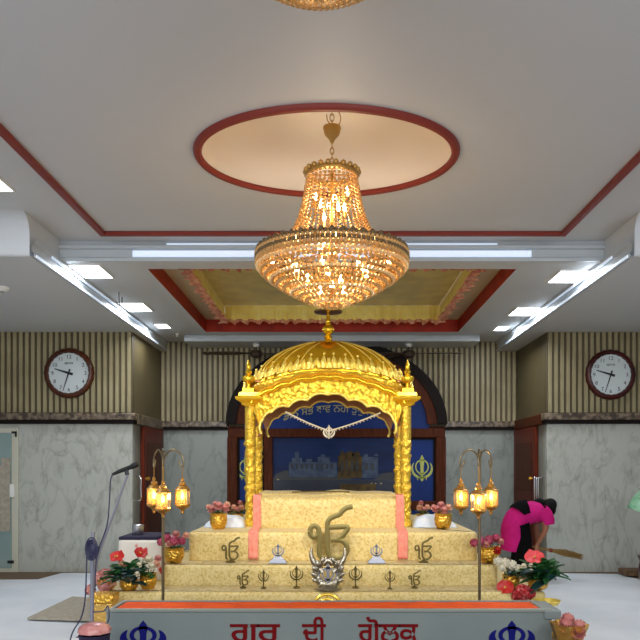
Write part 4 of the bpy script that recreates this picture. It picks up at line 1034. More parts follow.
# ================================================================ LANTERN STANDS
def NAR(p): return [(r_ * 0.84, z_) for r_, z_ in p]
def lantern_stand(pxp, lans, lab):
    Y = 6.4; x = WX(pxp, Y); r = thing('lantern_stand', (x, Y, 0), lab, 'floor lamp')
    mb = MB(); mb.lathe([(0.15, 0), (0.15, 0.015), (0.06, 0.035), (0.03, 0.07)], (x, Y, 0), 24); mb.build('base', 'lamp_pole', parent=r, ang=0.6)
    zt = WZ(452, Y)
    mb = MB(); mb.tube([(x, Y, 0.03), (x, Y, zt)], 0.0125, 10); mb.ell((x, Y, zt), 0.018, n=10, m=6); mb.build('pole', 'lamp_pole', parent=r)
    for (lx, lcy, dy) in lans:
        X, Yl = WX(lx, Y + dy), Y + dy
        zt0 = WZ(459 + (lcy - 497), Y)
        d = Vector((X - x, Yl - Y, 0)); L = d.length; d = d / L if L else Vector((1, 0, 0))
        B = Vector((x, Y, 0))
        pts = smooth_pts([B + Vector((0, 0, zt - 0.13)), B + d * (L * 0.12) + Vector((0, 0, zt - 0.03)), B + d * (L * 0.5) + Vector((0, 0, zt + 0.02)), B + d * (L * 0.92) + Vector((0, 0, zt - 0.02)), B + d * (L * 1.06) + Vector((0, 0, zt - 0.09)), B + d * L + Vector((0, 0, zt - 0.13)), B + d * (L * 0.86) + Vector((0, 0, zt - 0.10)), B + d * (L * 0.84) + Vector((0, 0, zt - 0.065))], 6)
        mb = MB(); mb.tube(pts, 0.0075, 8); mb.build('arm', 'lamp_pole', parent=r)
        zc = WZ(lcy, Y); c = (X, Yl, zc)
        ln = MB()
        zh = zt - 0.13
        ln.tube([(X, Yl, zh), (X, Yl, zc + 0.135)], 0.004, 6)
        ln.lathe(NAR([(0.0, 0.165), (0.012, 0.155), (0.02, 0.14), (0.012, 0.125), (0.03, 0.118), (0.036, 0.105), (0.028, 0.092), (0.05, 0.085), (0.066, 0.066), (0.078, 0.06), (0.08, 0.05), (0.07, 0.048)]), c, 8)
        lt = ln.build('lantern', 'gold_antique', parent=r, ang=0.5)
        mb = MB(); mb.lathe(NAR([(0.066, 0.05), (0.07, -0.075)]), c, 8); o = mb.build('lantern_glass', 'lamp_glass', parent=lt, smooth=False)
        mb = MB()
        for k in range(8):
            a = 2 * pi * k / 8; mb.tube([(X + 0.058 * cos(a), Yl + 0.058 * sin(a), zc + 0.055), (X + 0.0605 * cos(a), Yl + 0.0605 * sin(a), zc - 0.08)], 0.0035, 5)
        mb.lathe(NAR([(0.073, 0.055), (0.078, 0.052), (0.073, 0.044)]), c, 8); mb.lathe(NAR([(0.072, -0.066), (0.08, -0.074), (0.076, -0.088), (0.05, -0.105), (0.025, -0.115), (0.014, -0.135), (0.018, -0.145), (0.0, -0.16)]), c, 8); mb.build('lantern_cage', 'gold_antique', parent=lt, ang=0.5)
        mb = MB(); mb.lathe(NAR([(0.0, -0.04), (0.018, -0.03), (0.026, -0.005), (0.02, 0.025), (0.0, 0.045)]), c, 12); mb.build('bulb', 'lamp_bulb', parent=lt)
        mb = MB(); mb.lathe(NAR([(0.02, -0.085), (0.018, -0.03)]), c, 10); mb.build('bulb_holder', 'gold_antique', parent=lt)
        L_ = bpy.data.lights.new('lantern light', 'POINT'); L_.energy = 3.2; L_.color = (1, 0.62, 0.25); L_.shadow_soft_size = 0.03
        lo_ = bpy.data.objects.new('lantern_light', L_); COL.objects.link(lo_); lo_.location = (X, Yl - 0.11, zc); 
lantern_stand(163, [(154, 495.5, 0.06), (163, 498.5, -0.17), (182.5, 496, 0.0)], 'brass floor stand with three glowing lanterns beside the white draped table')
lantern_stand(479.5, [(461, 497, 0.0), (478.5, 500, -0.17), (491, 497, 0.03)], 'brass floor stand with three glowing lanterns near the sweeping woman')

# ================================================================ CHANDELIERS
CHT = WZ(108, 5.6)
ch = thing('chandelier', (0, 5.6, CHT), 'large tiered crystal bead chandelier with glowing bulbs hanging above the golden dome', 'chandelier')
S = 5.6 / F
def hz(py):
    A = [(0, 0), (128, 128), (141, 143), (165, 174), (238, 250), (254, 261), (266, 270), (281, 283), (306, 306), (400, 400)]
    for (a, b), (c, d) in zip(A[:-1], A[1:]):
        if a <= py <= c: py = b + (d - b) * (py - a) / (c - a); break
    return CHT - (py - 108) * S
def cc(x, y, z): return (x, 5.6 + y, z)
mb = MB()
z = hz(108)
for k in range(3): 
    zz = z - 0.028 - k * 0.045
    mb.tube([cc((0.016 * cos(a)) * (k % 2), 0.016 * cos(a) * (1 - k % 2), zz + 0.03 * sin(a)) for a in [2 * pi * i / 12 for i in range(13)]], 0.004, 6)
mb.tube(smooth_pts([cc(0.0, 0, z), cc(0.05, 0, z - 0.03), cc(0.065, 0.0, z - 0.09), cc(0.03, 0, z - 0.14), cc(-0.03, 0, z - 0.1), cc(-0.04, 0, z - 0.05)], 5), 0.004, 6)
for k in range(5):
    zz = hz(141) - 0.022 - k * 0.038
    mb.tube([cc((0.014 * cos(a)) * (k % 2), 0.014 * cos(a) * (1 - k % 2), zz + 0.026 * sin(a)) for a in [2 * pi * i / 12 for i in range(13)]], 0.004, 6)
mb.build('chain', 'gold_antique', parent=ch)
mb = MB(); mb.lathe([(0.0, hz(126)), (0.066, hz(127)), (0.068, hz(128.5)), (0.055, hz(134)), (0.022, hz(138)), (0.012, hz(141))], cc(0, 0, 0), 24); mb.build('ceiling_cup', 'gold_antique', parent=ch)
mb = MB(); mb.tube([cc(0, 0, hz(164)), cc(0, 0, hz(305))], 0.012, 8); mb.lathe([(0.03, hz(170)), (0.05, hz(175)), (0.02, hz(182))], cc(0, 0, 0), 16); mb.lathe([(0.03, hz(225)), (0.07, hz(232)), (0.03, hz(240))], cc(0, 0, 0), 16); mb.build('stem', 'gold_antique', parent=ch)
def ringtube(mb, r, z, t, n=64): mb.grid(lambda i, j: cc((r + t * cos(2 * pi * j / 8)) * cos(2 * pi * i / n), (r + t * cos(2 * pi * j / 8)) * sin(2 * pi * i / n), z + t * sin(2 * pi * j / 8)), n, 9, True)
rt = 25.0 * S
mb = MB(); ringtube(mb, rt, hz(166.5), 0.016); ringtube(mb, rt, hz(164), 0.008)
for k in range(4):
    a = pi / 2 * k; mb.tube([cc(0, 0, hz(166)), cc(rt * cos(a), rt * sin(a), hz(166))], 0.006, 6)
for i in range(22):
    a = 2 * pi * i / 22; mb.ico(cc((rt + 0.012) * cos(a), (rt + 0.012) * sin(a), hz(163.5)), 0.022)
mb.build('top_ring', 'gold_antique', parent=ch)
prof = [(24.5, 168), (26.5, 180), (29.5, 195), (34, 210), (40, 222), (47, 233), (50, 237)]
PP = smooth_pts([Vector((r_, 0, y_)) for r_, y_ in prof], 12)
# resample by length
sm_, acc, last = [], 0.0, PP[0]
for p in PP:
    acc += (p - last).length; last = p
    if not sm_ or acc >= 3.1: sm_.append(p); acc = 0.0
base = MB()
for k, p in enumerate(sm_): base.ico(cc(p.x * S, 0, hz(p.z)), 0.0132 if k % 3 else 0.0155)
NS = 34
proto = base.build('bead_strand', 'crystal', parent=ch, smooth=False)
proto.data.transform(Matrix.Identity(4))
for k in range(1, NS):
    o = proto.copy(); COL.objects.link(o); o.parent = ch; o.rotation_euler = (0, 0, 2 * pi * k / NS)
# rim tiers and bowl rings
def bead_ring(r, z, br, m, elong=1.0, jit=0.0):
    n = max(6, int(2 * pi * r / (br * 2.12))); mb = MB()
    for i in range(n):
        a = 2 * pi * i / n; mb.ico(cc(r * cos(a), r * sin(a), z), br, br * elong)
    return mb.build('bead_ring', m, parent=ch, smooth=False)
top_t = [(49, 238.5), (54, 238), (60, 238), (66, 239), (71, 241)]
for k, (r_, y_) in enumerate(top_t): bead_ring(r_ * S, hz(y_), 0.0135, 'crystal' if k % 2 else 'crystal_dk')
for k, y_ in enumerate((242.5, 246.5, 250.5, 254.5)): bead_ring((74.5 + (1.0 if k in (1, 2) else 0)) * S, hz(y_), 0.0165, ('crystal_dk', 'crystal', 'crystal_dk', 'crystal')[k], 1.15)
bowl = [(75, 258), (74, 263), (71, 268), (66.5, 273), (61, 278), (54.5, 282.8), (47.5, 287.4), (40, 292), (32.5, 296.3), (25, 300), (17, 303.3), (9, 306), (3, 307.5)]
for k, (r_, y_) in enumerate(bowl): bead_ring(r_ * S, hz(y_), 0.0185, 'crystal_glow' if k % 3 == 1 else 'crystal')
mb = MB()
for r_, y_ in ((74, 241.5), (73, 256.5), (60, 279.5), (40, 293)): ringtube(mb, (r_ - 1) * S, hz(y_), 0.007, 72)
for k in range(8):
    a = 2 * pi * k / 8; mb.tube([cc(q_[0] * S * cos(a), q_[0] * S * sin(a), hz(q_[1])) for q_ in ((2, 238), (46, 239.5), (72, 242), (72, 256), (58, 279.5), (38, 293), (3, 306))], 0.005, 6)
mb.build('bowl_frame', 'gold_antique', parent=ch)
mb = MB()
for i in range(48):
    a = 2 * pi * i / 48; mb = MB(); mb.ico(cc(74 * S * cos(a), 74 * S * sin(a), hz(240.5)), 0.019, 0.024); mb.build('rim_crystal', 'crystal_dk', parent=ch, smooth=False)
def candle(r_, ang, y_, s=1.0):
    a = ang * pi / 180; x, y = r_ * S * cos(a), r_ * S * sin(a); z = hz(y_)
    mb = MB(); mb.lathe([(0.0, -0.034 * s), (0.012 * s, -0.028 * s), (0.019 * s, -0.006 * s), (0.014 * s, 0.02 * s), (0.005 * s, 0.042 * s), (0, 0.05 * s)], cc(x, y, z), 10); o = mb.build('candle_bulb', 'candle', parent=ch)
    mb = MB(); mb.lathe([(0.016 * s, -0.075 * s), (0.018 * s, -0.03 * s), (0.012 * s, -0.026 * s)], cc(x, y, z), 8); mb.build('bulb_holder', 'gold_antique', parent=o)
for r_, a, y_ in ((17, 180, 187), (17, 330, 186), (16, 230, 199), (10, 285, 192), (9, 310, 200), (17, 100, 190), (17, 40, 194), (10, 150, 205)): candle(r_, a, y_)
for r_, a, y_ in ((10, 230, 234), (12, 290, 232), (9, 90, 236), (12, 160, 234)): candle(r_, a, y_, 1.15)
for k in range(10):
    a = 22 + 36 * k; candle(63, a, 244 if k % 2 else 247)
for k in range(6): candle(36, 60 * k + 15, 268)
for k in range(3): candle(14, 120 * k + 30, 288)
ch2 = dup(ch, (-0.05, 2.85, CHT - 0.0), 'second crystal bead chandelier near the camera, only its glowing bottom tip showing')
ch2.scale = (0.6, 0.6, 0.6)
# ================================================================ FLOWERS
def frame_of(n):
    n = Vector(n).normalized(); u = n.orthogonal().normalized(); return n, u, n.cross(u)
def petal_disc(mb, c, n, w, l, cup=0.3, rot=0.0):
    n, u, v = frame_of(n); d = u * cos(rot) + v * sin(rot); s = n.cross(d)
    def P(i, j):
        a = i / 3 * 2 - 1; t = j / 3
        return Vector(c) + d * (l * t) + s * (a * w * sin(pi * (0.2 + 0.7 * t))) + n * (cup * l * (t * t + 0.4 * a * a))
    mb.grid(P, 4, 4)
def rose(mb, c, r, up=(0, -0.4, 1), seed=0):
    rd = random.Random(seed); n, u, v = frame_of(up); c = Vector(c)
    mb.ell(c, r * 0.42, n=8, m=6)
    for k, (cnt, cup, l, off) in enumerate(((5, 1.3, 0.62, 0.1), (7, 0.75, 0.85, 0.0), (8, 0.25, 1.0, -0.12))):
        for i in range(cnt):
            a = 2 * pi * i / cnt + k * 0.5 + rd.uniform(-.2, .2)
            petal_disc(mb, c + n * (off * r), n, r * 0.42, r * l, cup, a)
def fluff(mb, c, r, n=40, seed=0):
    rd = random.Random(seed); c = Vector(c); mb.ell(c, r * 0.7, n=10, m=7)
    for i in range(n):
        z = 1 - 2 * (i + 0.5) / n; a = i * 2.39996; q_ = sqrt(1 - z * z)
        d = Vector((q_ * cos(a), q_ * sin(a), z)); 
        for k in range(2): petal_disc(mb, c + d * r * 0.72, d, r * 0.2, r * 0.36, 0.3, rd.uniform(0, 6) + k * pi)
def anthurium(c, r, face, m, parent):
    n, u, v = frame_of(face); 
    up = (Vector((0, 0, 1)) - n * n.z).normalized(); sd = up.cross(n); c = Vector(c)
    mb = MB(); N = 14
    def P(i, j):
        a = 2 * pi * i / 24; t = j / 6
        hr = 1 - 0.35 * abs(sin(a / 2 + pi / 4)) ** 8 ; x = r * (sin(a) ** 1 * 1.0); y = r * (0.25 + 0.85 * cos(a) - 0.55 * abs(sin(a)) ** 0.0 * 0)
        hx = r * 0.9 * sin(a) * (1 + 0.22 * cos(a)) + 0.05 * r * sin(5 * a); hy = -r * 0.95 * cos(a) + r * 0.30 * math.exp(-((a - pi) / 0.35) ** 2) * -1 + 0.05 * r * cos(4 * a)
        return c + sd * hx * t + up * (hy * t) + n * (r * t * t * (0.25 + 0.12 * sin(3 * a + r * 90)))
    mb.grid(P, 24, 7, True); o = mb.build('anthurium', m, parent=parent)
    mb = MB(); mb.tube([c + n * 0.01 , c + n * r * 0.4 - up * r * 0.3, c + n * r * 0.75 - up * r * 0.4], [r * 0.09, r * 0.1, r * 0.05], 8); mb.build('spadix', 'spadix', parent=o)
def leaf(mb, base, d, L, w, droop=0.4, nrm=None):
    d = Vector(d).normalized(); base = Vector(base); s = d.cross(Vector(nrm) if nrm else Vector((0, 0, 1)));
    s = s.normalized() if s.length > 1e-3 else Vector((1, 0, 0)); up = s.cross(d)
    def P(i, j):
        a = i / 4 * 2 - 1; t = j / 7
        return base + d * (L * t) + s * (a * w * sin(pi * min(1, 0.08 + 0.92 * t)) ** 0.8) + up * (0.12 * w * a * a * 3) + Vector((0, 0, -droop * L * t * t))
    mb.grid(P, 5, 8)
def pot(mb, c, r, h): mb.lathe([(r * 0.62, 0), (r * 0.70, h * 0.06), (r * 0.9, h * 0.3), (r * 0.98, h * 0.6), (r * 0.88, h * 0.85), (r * 1.0, h * 0.96), (r * 1.02, h), (r * 0.9, h), (r * 0.8, h * 0.8), (0, h * 0.75)], c, 28)
def bunch(name, loc, lab, pr, ph, potm, flw, m_leaf=None, nleaf=8, leafL=0.1, seed=1, group=None, cat='flower pot'):
    loc = Vector(loc); r = thing(name, loc, lab, cat, group); rd = random.Random(seed)
    if ph: mb = MB(); pot(mb, loc + Vector((0, 0, 0.001)), pr, ph); mb.build('pot', potm, parent=r, ang=0.8)
    if m_leaf:
        mb = MB()
        for i in range(nleaf):
            a = rd.uniform(0, 2 * pi); leaf(mb, loc + Vector((0, 0, ph * 0.9)), (cos(a), sin(a), rd.uniform(0.2, 1.2)), leafL * rd.uniform(0.7, 1.2), leafL * 0.22, 0.4)
        mb.build('foliage', m_leaf, parent=r)
    for k, (dx, dy, dz, rad, kind, m) in enumerate(flw):
        c = loc + Vector((dx, dy, dz)); mb = MB()
        mb.tube([loc + Vector((dx * 0.3, dy * 0.3, ph * 0.8)), c], 0.004, 5, caps=False) if ph else None
        stem = mb.build('stem', 'green', parent=r) if ph else None
        if kind == 'rose': mb = MB(); rose(mb, c, rad, (dx * 2, -0.5 + dy, 1), seed * 31 + k); mb.build('flower', m, parent=r, ang=1.0)
        elif kind == 'fluff': mb = MB(); fluff(mb, c, rad, 36, seed * 17 + k); mb.build('flower', m, parent=r, ang=1.0)
        elif kind == 'anth': anthurium(c, rad, (dx * 1.5 + rd.uniform(-.5, .5), -0.8, rd.uniform(0.5, 0.9)), m, r)
    return r
def px_pos(px, py, Y): return W(px, py, Y)
def offs(loc, lst, Y):
    out = []
    for (px, py, dy, rad, kind, m) in lst:
        p = W(px, py, Y + dy); out.append((p.x - loc[0], dy, p.z - loc[2], rad, kind, m))
    return out
# pots on the top step
Yp = 8.05
L1 = (WX(218.5, Yp), Yp, Z1 + 0.004)
bunch('flower_pot', L1, 'gold pot of dusty pink roses on the top step beside the leftmost golden post', 0.098, 0.165, 'brass_pot', offs(L1, [(212, 511, 0, .05, 'rose', 'fl_pink'), (219, 508, -.03, .055, 'rose', 'fl_pink'), (225, 510, 0, .05, 'rose', 'fl_pink'), (216, 506, .04, .045, 'rose', 'fl_pink'), (227, 506, .03, .04, 'rose', 'fl_peach'), (209, 508, .03, .035, 'rose', 'fl_peach')], Yp), 'green_olive', 9, 0.13, 3)
L1 = (WX(443, Yp), Yp, Z1 + 0.004)
bunch('flower_pot', L1, 'gold pot of dusty pink roses on the top step nearest the right lantern stand', 0.098, 0.165, 'brass_pot', offs(L1, [(437, 511, 0, .05, 'rose', 'fl_pink'), (444, 512, -.04, .05, 'rose', 'fl_pink'), (441, 507, .03, .05, 'rose', 'fl_pink'), (448, 509, 0, .045, 'rose', 'fl_peach'), (434, 509, .03, .04, 'rose', 'fl_pink')], Yp), 'green_olive', 9, 0.13, 4)
Yq = 8.6
for px, lab, sd in ((238, 'small pot of pale pink lilies behind the white cloth left of the throne bed', 5), (423, 'small pot of pale pink lilies behind the white cloth right of the throne bed', 6)):
    L1 = (WX(px, 8.75), 8.75, Z1 + 0.004); s = 1 if px > 332 else -1
    bunch('lily_pot', L1, lab, 0.07, 0.12, 'brass_pot', offs(L1, [(px - s * 3, 509, 0, .045, 'rose', 'fl_peach'), (px + s * 1, 511, -.02, .04, 'rose', 'fl_pink'), (px - s * 2, 503.5, 0, .03, 'rose', 'fl_pink'), (px + s * 4, 508, .03, .035, 'rose', 'fl_peach')], 8.75), 'green_olive', 10, 0.15, sd)
# folded cloth mounds behind pots
for px0, px1, lab, sd in ((206, 246, 'pale blue white folded cloth on the top step behind the leftmost rose pot', 1.0), (412, 455, 'pale blue white folded cloth behind the rose pot nearest the right lantern stand', 5.0)):
    Y = 8.38; x0, x1 = WX(px0, Y), WX(px1, Y); s = -1 if px0 < 332 else 1
    mb = MB()
    def P(i, j):
        u, v = i / 24 * 2 - 1, j / 14 * 2 - 1
        h = max(0, 1 - abs(u) ** 3.5) * max(0, 1 - abs(v) ** 3.5); x = (x0 + x1) / 2 + (x1 - x0) / 2 * u
        hh = (0.13 if (u * s) < 0.1 else 0.13 - 0.055 * (u * s)) + 0.02 * NZ.noise((u * 2, v * 2, sd))
        return (x, Y + 0.18 * v, Z1 + 0.004 + h ** 0.5 * hh)
    mb.grid(P, 25, 15); mb.add([P(i, 0) for i in range(25)] + [P(i, 14) for i in range(24, -1, -1)], [tuple(range(50))])
    o = mb.build('folded_cloth', 'pale_blue', origin=((x0 + x1) / 2, Y, Z1), ang=1.2); tag(o, lab, 'cloth')
# bowls with magenta flowers on the middle step ends
Ym = 7.5
Lm = (WX(174, Ym), Ym, Z2 + 0.004)
bunch('flower_bowl', Lm, 'gold bowl of magenta flowers on the middle step beside the draped table', 0.105, 0.15, 'brass_pot', offs(Lm, [(161, 542, 0, .045, 'fluff', 'fl_mag'), (167, 538, .02, .05, 'fluff', 'fl_mag'), (174, 541, -.04, .055, 'fluff', 'fl_mag'), (176, 536, .03, .045, 'rose', 'fl_pink'), (182, 541, 0, .045, 'fluff', 'fl_mag'), (186, 537, .02, .04, 'rose', 'fl_peach'), (170, 545, -.06, .04, 'rose', 'fl_pink')], Ym), 'green_olive', 6, 0.12, 7)
Lm = (WX(489, Ym), Ym, Z2 + 0.004)
bunch('flower_bowl', Lm, 'gold bowl of magenta flowers on the middle step near the sweeping woman', 0.11, 0.16, 'brass_pot', offs(Lm, [(474, 543, 0, .05, 'fluff', 'fl_mag'), (481, 541, -.03, .05, 'fluff', 'fl_mag'), (489, 540, .02, .055, 'fluff', 'fl_mag'), (496, 538, .03, .05, 'fluff', 'fl_mag'), (500, 543, 0, .04, 'rose', 'fl_pink'), (497, 552, -.1, .045, 'rose', 'fl_red'), (486, 546, -.06, .04, 'rose', 'fl_pink')], Ym), 'green_olive', 6, 0.12, 8)
# gold pot with pale flowers, lowest step left
Yl = 7.18
Lm = (WX(148, Yl), Yl, Z3 + 0.002)
bunch('flower_pot', Lm, 'gold pot of cream and pink flowers at the left end of the lowest step', 0.085, 0.15, 'brass_pot', offs(Lm, [(142, 565, 0, .05, 'rose', 'fl_white'), (149, 562, -.02, .055, 'rose', 'fl_white'), (156, 566, 0, .045, 'rose', 'fl_peach'), (158, 560, .03, .04, 'rose', 'fl_pink'), (152, 568, -.05, .04, 'rose', 'fl_white')], Yl), 'green', 6, 0.12, 9)
# pink hydrangeas, far left on the lowest step
Lm = (WX(108, Yl), Yl - 0.05, Z3 + 0.002)
bunch('flower_pot', Lm, 'gold pot of large pale pink hydrangeas on the lowest step behind the microphone pole', 0.09, 0.1, 'brass_pot', offs(Lm, [(99, 578, 0, .075, 'fluff', 'fl_pink'), (107, 575, .03, .08, 'fluff', 'fl_pink'), (106, 585, -.06, .07, 'fluff', 'fl_pink'), (92, 589, -.05, .06, 'fluff', 'fl_pink'), (113, 582, -.02, .06, 'fluff', 'fl_peach')], Yl), 'green', 6, 0.12, 10)
# anthurium arrangements
def foliage_mass(mb, loc, n, L, w, seed, zlo=0.0):
    rd = random.Random(seed)
    for i in range(n):
        a = rd.uniform(0, 2 * pi); e = rd.uniform(0.1, 1.2); h = rd.uniform(0.08, 0.18)
        leaf(mb, Vector(loc) + Vector((rd.uniform(-.06, .06), rd.uniform(-.06, .06), h + zlo)), (cos(a), sin(a) * 0.7, e), L * rd.uniform(0.6, 1.15), w * rd.uniform(0.7, 1.2), 0.32)
Ya = 7.10
La = Vector((WX(129, Ya), Ya, Z3 + 0.002))
ra = bunch('flower_arrangement', La, 'leafy arrangement with two red anthuriums and small white flowers before the draped table', 0.09, 0.10, 'brass_pot', offs(La, [(118, 556.5, 0, .075, 'anth', 'fl_red'), (139.5, 552.5, 0, .062, 'anth', 'fl_red'), (123, 566, -.05, .04, 'rose', 'fl_peach'), (133, 569, -.08, .03, 'rose', 'fl_white'), (137, 575, -.12, .03, 'rose', 'fl_white'), (131, 579, -.13, .025, 'rose', 'fl_white'), (126, 573, -.1, .025, 'rose', 'fl_white'), (139, 566, -.05, .03, 'rose', 'fl_white')], Ya), None, seed=11, cat='flower arrangement')
mb = MB(); foliage_mass(mb, La, 85, 0.23, 0.042, 21); mb.build('foliage', 'green', parent=ra)
mb = MB(); foliage_mass(mb, La + Vector((0, -0.06, -0.02)), 14, 0.22, 0.06, 22); mb.build('foliage', 'green_dk', parent=ra)
Yr = 6.95; Ls = Vector((WX(538, 7.15), 7.15, Z3 + 0.002)); Yr = 7.15
rb = bunch('flower_arrangement', Ls, 'leafy green arrangement with coral and red anthuriums at the right end of the lowest step', 0.1, 0.10, 'brass_pot', offs(Ls, [(534, 557.5, 0, .098, 'anth', 'fl_coral'), (505.5, 587, -.1, .085, 'anth', 'fl_red'), (531, 566, -.06, .025, 'rose', 'fl_white'), (549, 565, -.02, .028, 'rose', 'fl_white'), (531, 572, -.1, .025, 'rose', 'fl_white'), (524, 567, -.04, .03, 'rose', 'fl_white'), (551, 568, .02, .022, 'rose', 'fl_white')], Yr), None, seed=12, cat='flower arrangement')
mb = MB(); foliage_mass(mb, Ls + Vector((0.03, 0, 0)), 95, 0.25, 0.04, 23); mb.build('foliage', 'green', parent=rb)
mb = MB()
for (dx, dz, a) in ((-0.10, 0.17, 0.2), (-0.02, 0.13, -0.3)): leaf(mb, Ls + Vector((dx + 0.16, -0.12, dz)), (-1, -0.3, a), 0.3, 0.085, 0.25)
mb.build('large_leaf', 'green_dk', parent=rb)
mb = MB(); fluff(mb, W(523, 592, 6.98), 0.085, 60, 5); fluff(mb, W(516, 595, 6.99), 0.06, 40, 6); fluff(mb, W(530, 594, 7.0), 0.06, 40, 7); mb.build('red_flower_cluster', 'red_net', parent=rb, ang=1.0)
Lw = Vector((WX(511, 7.2), 7.2, Z3 + 0.002))
bunch('flower_pot', Lw, 'gold pot of cream and white flowers on the lowest step left of the coral anthurium', 0.085, 0.13, 'brass_pot', offs(Lw, [(498, 561, 0, .05, 'fluff', 'fl_white'), (505, 563, -.03, .055, 'fluff', 'fl_white'), (512, 565, -.03, .055, 'fluff', 'fl_white'), (518, 568, -.02, .04, 'fluff', 'fl_white'), (502, 568, -.05, .04, 'fluff', 'fl_white')], 7.2), 'green_dk', 8, 0.13, 13)
# gold dish at right end and gold tin at left end
x = WX(546, 6.75)
r = thing('brass_dish', (x, 6.75, 0), 'shallow brass dish on a short stand below the right anthurium arrangement', 'dish')
mb = MB(); mb.lathe([(0.08, 0), (0.08, 0.015), (0.02, 0.04), (0.02, 0.23), (0.06, 0.26)], (x, 6.75, 0), 20); mb.build('stand', 'brass_pot', parent=r, ang=0.7)
mb = MB(); mb.lathe([(0.05, 0.258), (0.11, 0.275), (0.13, 0.31), (0.125, 0.312), (0.1, 0.285), (0, 0.27)], (x, 6.75, 0), 28); mb.build('bowl', 'gold_pale', parent=r, ang=0.7)
x = WX(103, 6.72)
r = thing('gold_casket', (x, 6.72, 0), 'small gold chest on the floor below the pale pink hydrangeas', 'box')
mb = MB(); mb.box(x - 0.08, x + 0.11, 6.62, 6.82, 0, 0.30); mb.build('body', 'foil', parent=r, smooth=False, bevel=0.008)
mb = MB(); mb.box(x - 0.09, x + 0.12, 6.61, 6.83, 0.301, 0.38); mb.build('lid', 'brass_pot', parent=r, smooth=False, bevel=0.012)
# wrapped bouquets at the foot of the offering box, both ends
for px, lab, nm in ((94.5, 'pink wrapped bundle in a dark blue pot at the foot of the microphone stand', 'wrapped_pot'), (566, 'pink and gold foil wrapped bouquet at the right end of the offering box', 'wrapped_bouquet')):
    Y = 5.25 if px > 300 else 5.02; x = WX(px, Y)
    r = thing(nm, (x, Y, 0), lab, 'bouquet')
    top = WZ(623, Y)
    if px < 300:
        mb = MB(); mb.lathe([(0.07, 0), (0.085, 0.05), (0.10, top - 0.09), (0.104, top - 0.075), (0.09, top - 0.075), (0.085, top - 0.09), (0, top - 0.10)], (x, Y, 0), 24); mb.build('pot', 'navy', parent=r, ang=0.7)
        mb = MB(); mb.lathe([(0.085, top - 0.07), (0.107, top - 0.06), (0.104, top - 0.035), (0.085, top - 0.012), (0.05, top), (0, top + 0.004)], (x, Y, 0), 28, fn=lambda a, z: 1 + 0.06 * sin(9 * a + z * 40)); mb.build('pink_cover', 'pink_wrap', parent=r)
    else:
        mb = MB(); mb.lathe([(0.05, 0), (0.05, 0.12), (0.075, 0.25), (0.12, top - 0.02), (0.125, top), (0.10, top - 0.05), (0, top - 0.10)], (x + 0.02, Y, 0), 28, fn=lambda a, z: 1 + 0.10 * sin(8 * a + z * 12)); mb.build('wrapper', 'foil', parent=r)
        for k, (dx, dy, dz) in enumerate(((-0.04, -0.05, -0.02), (0.05, -0.04, -0.03), (0.0, 0.04, 0.0), (0.03, -0.09, -0.06))):
            mb = MB(); rose(mb, (x + 0.02 + dx, Y + dy, top + dz), 0.055, (dx, -0.8, 1), k); mb.build('flower', 'pink_wrap', parent=r, ang=1.0)

# ================================================================ DRAPED TABLE (left)
Yt = 8.0; tx0, tx1 = WX(121, 7.85), WX(166, 7.85); zt = 0.755
tb = thing('draped_table', ((tx0 + tx1) / 2, Yt, Z3 + 0.002), 'low table draped in white floral cloth at the left of the altar', 'table')
cloth_box('floral_cloth', tx0, tx1, 7.72, 8.35, Z3 + 0.003, zt, 'table_cloth', tb, r=0.025, seed=9.0, nx=30)
mb = MB(); mb.box(tx0 + 0.0, tx1 - 0.06, 7.75, 8.33, zt + 0.001, zt + 0.035); o = mb.build('navy_cloth', 'navy', smooth=True, bevel=0.012, origin=((tx0 + tx1) / 2, 8.0, zt)); tag(o, 'folded dark navy velvet cloth lying on the white floral table', 'cloth')
x, y, z = WX(138, 8.0), 8.0, zt + 0.037
r = thing('steel_canister', (x, y, z), 'small steel canister with a lid on the navy cloth', 'canister')
mb = MB(); mb.lathe([(0.055, 0), (0.06, 0.01), (0.06, 0.075), (0.055, 0.082)], (x, y, z), 24); mb.build('body', 'steel', parent=r, ang=0.6)
mb = MB(); mb.lathe([(0.063, 0.075), (0.063, 0.098), (0.05, 0.106), (0.0, 0.108)], (x, y, z), 24); mb.build('lid', 'steel', parent=r, ang=0.6)

# ================================================================ MICROPHONE STAND
Ym = 5.15; px = lambda a, b, dy=0.0: W(a, b, Ym + dy)
xs = px(91, 600).x
ms = thing('microphone_stand', (xs, Ym, 0), 'grey boom microphone stand with looped dark cable left of the offering box', 'microphone stand')
mb = MB(); mb.tube([(xs, Ym, 0.05), (px(93, 532).x, Ym, px(93, 532).z)], 0.014, 10); mb.build('pole', 'pole_grey', parent=ms)
for k in range(3):
    a = 2 * pi * k / 3 + pi / 2; mb = MB(); mb.tube([(xs, Ym, 0.22), (xs + 0.2 * cos(a), Ym + 0.2 * sin(a), 0.03)], 0.010, 8); mb.build('leg', 'pole_grey', parent=ms)
mb = MB(); c = px(93.5, 549); mb.ell(c, 0.03, 0.025, 0.05, n=10, m=8); mb.tube([c, px(97.5, 547, -0.02)], 0.012, 8); mb.tube([px(91, 560), px(91.5, 540)], 0.021, 10); mb.build('clamp', 'cable', parent=ms)
mb = MB(); mb.tube([px(95, 575, -0.02), px(97.5, 558, -0.02), px(128, 474, -0.02)], 0.0085, 8); mb.build('boom', 'pole_grey', parent=ms)
mb = MB(); mb.tube(smooth_pts([px(127.5, 475, -0.02), px(126.5, 471, -0.02), px(127, 468, -0.02)], 4), 0.014, 8); mb.build('clip', 'black', parent=ms)
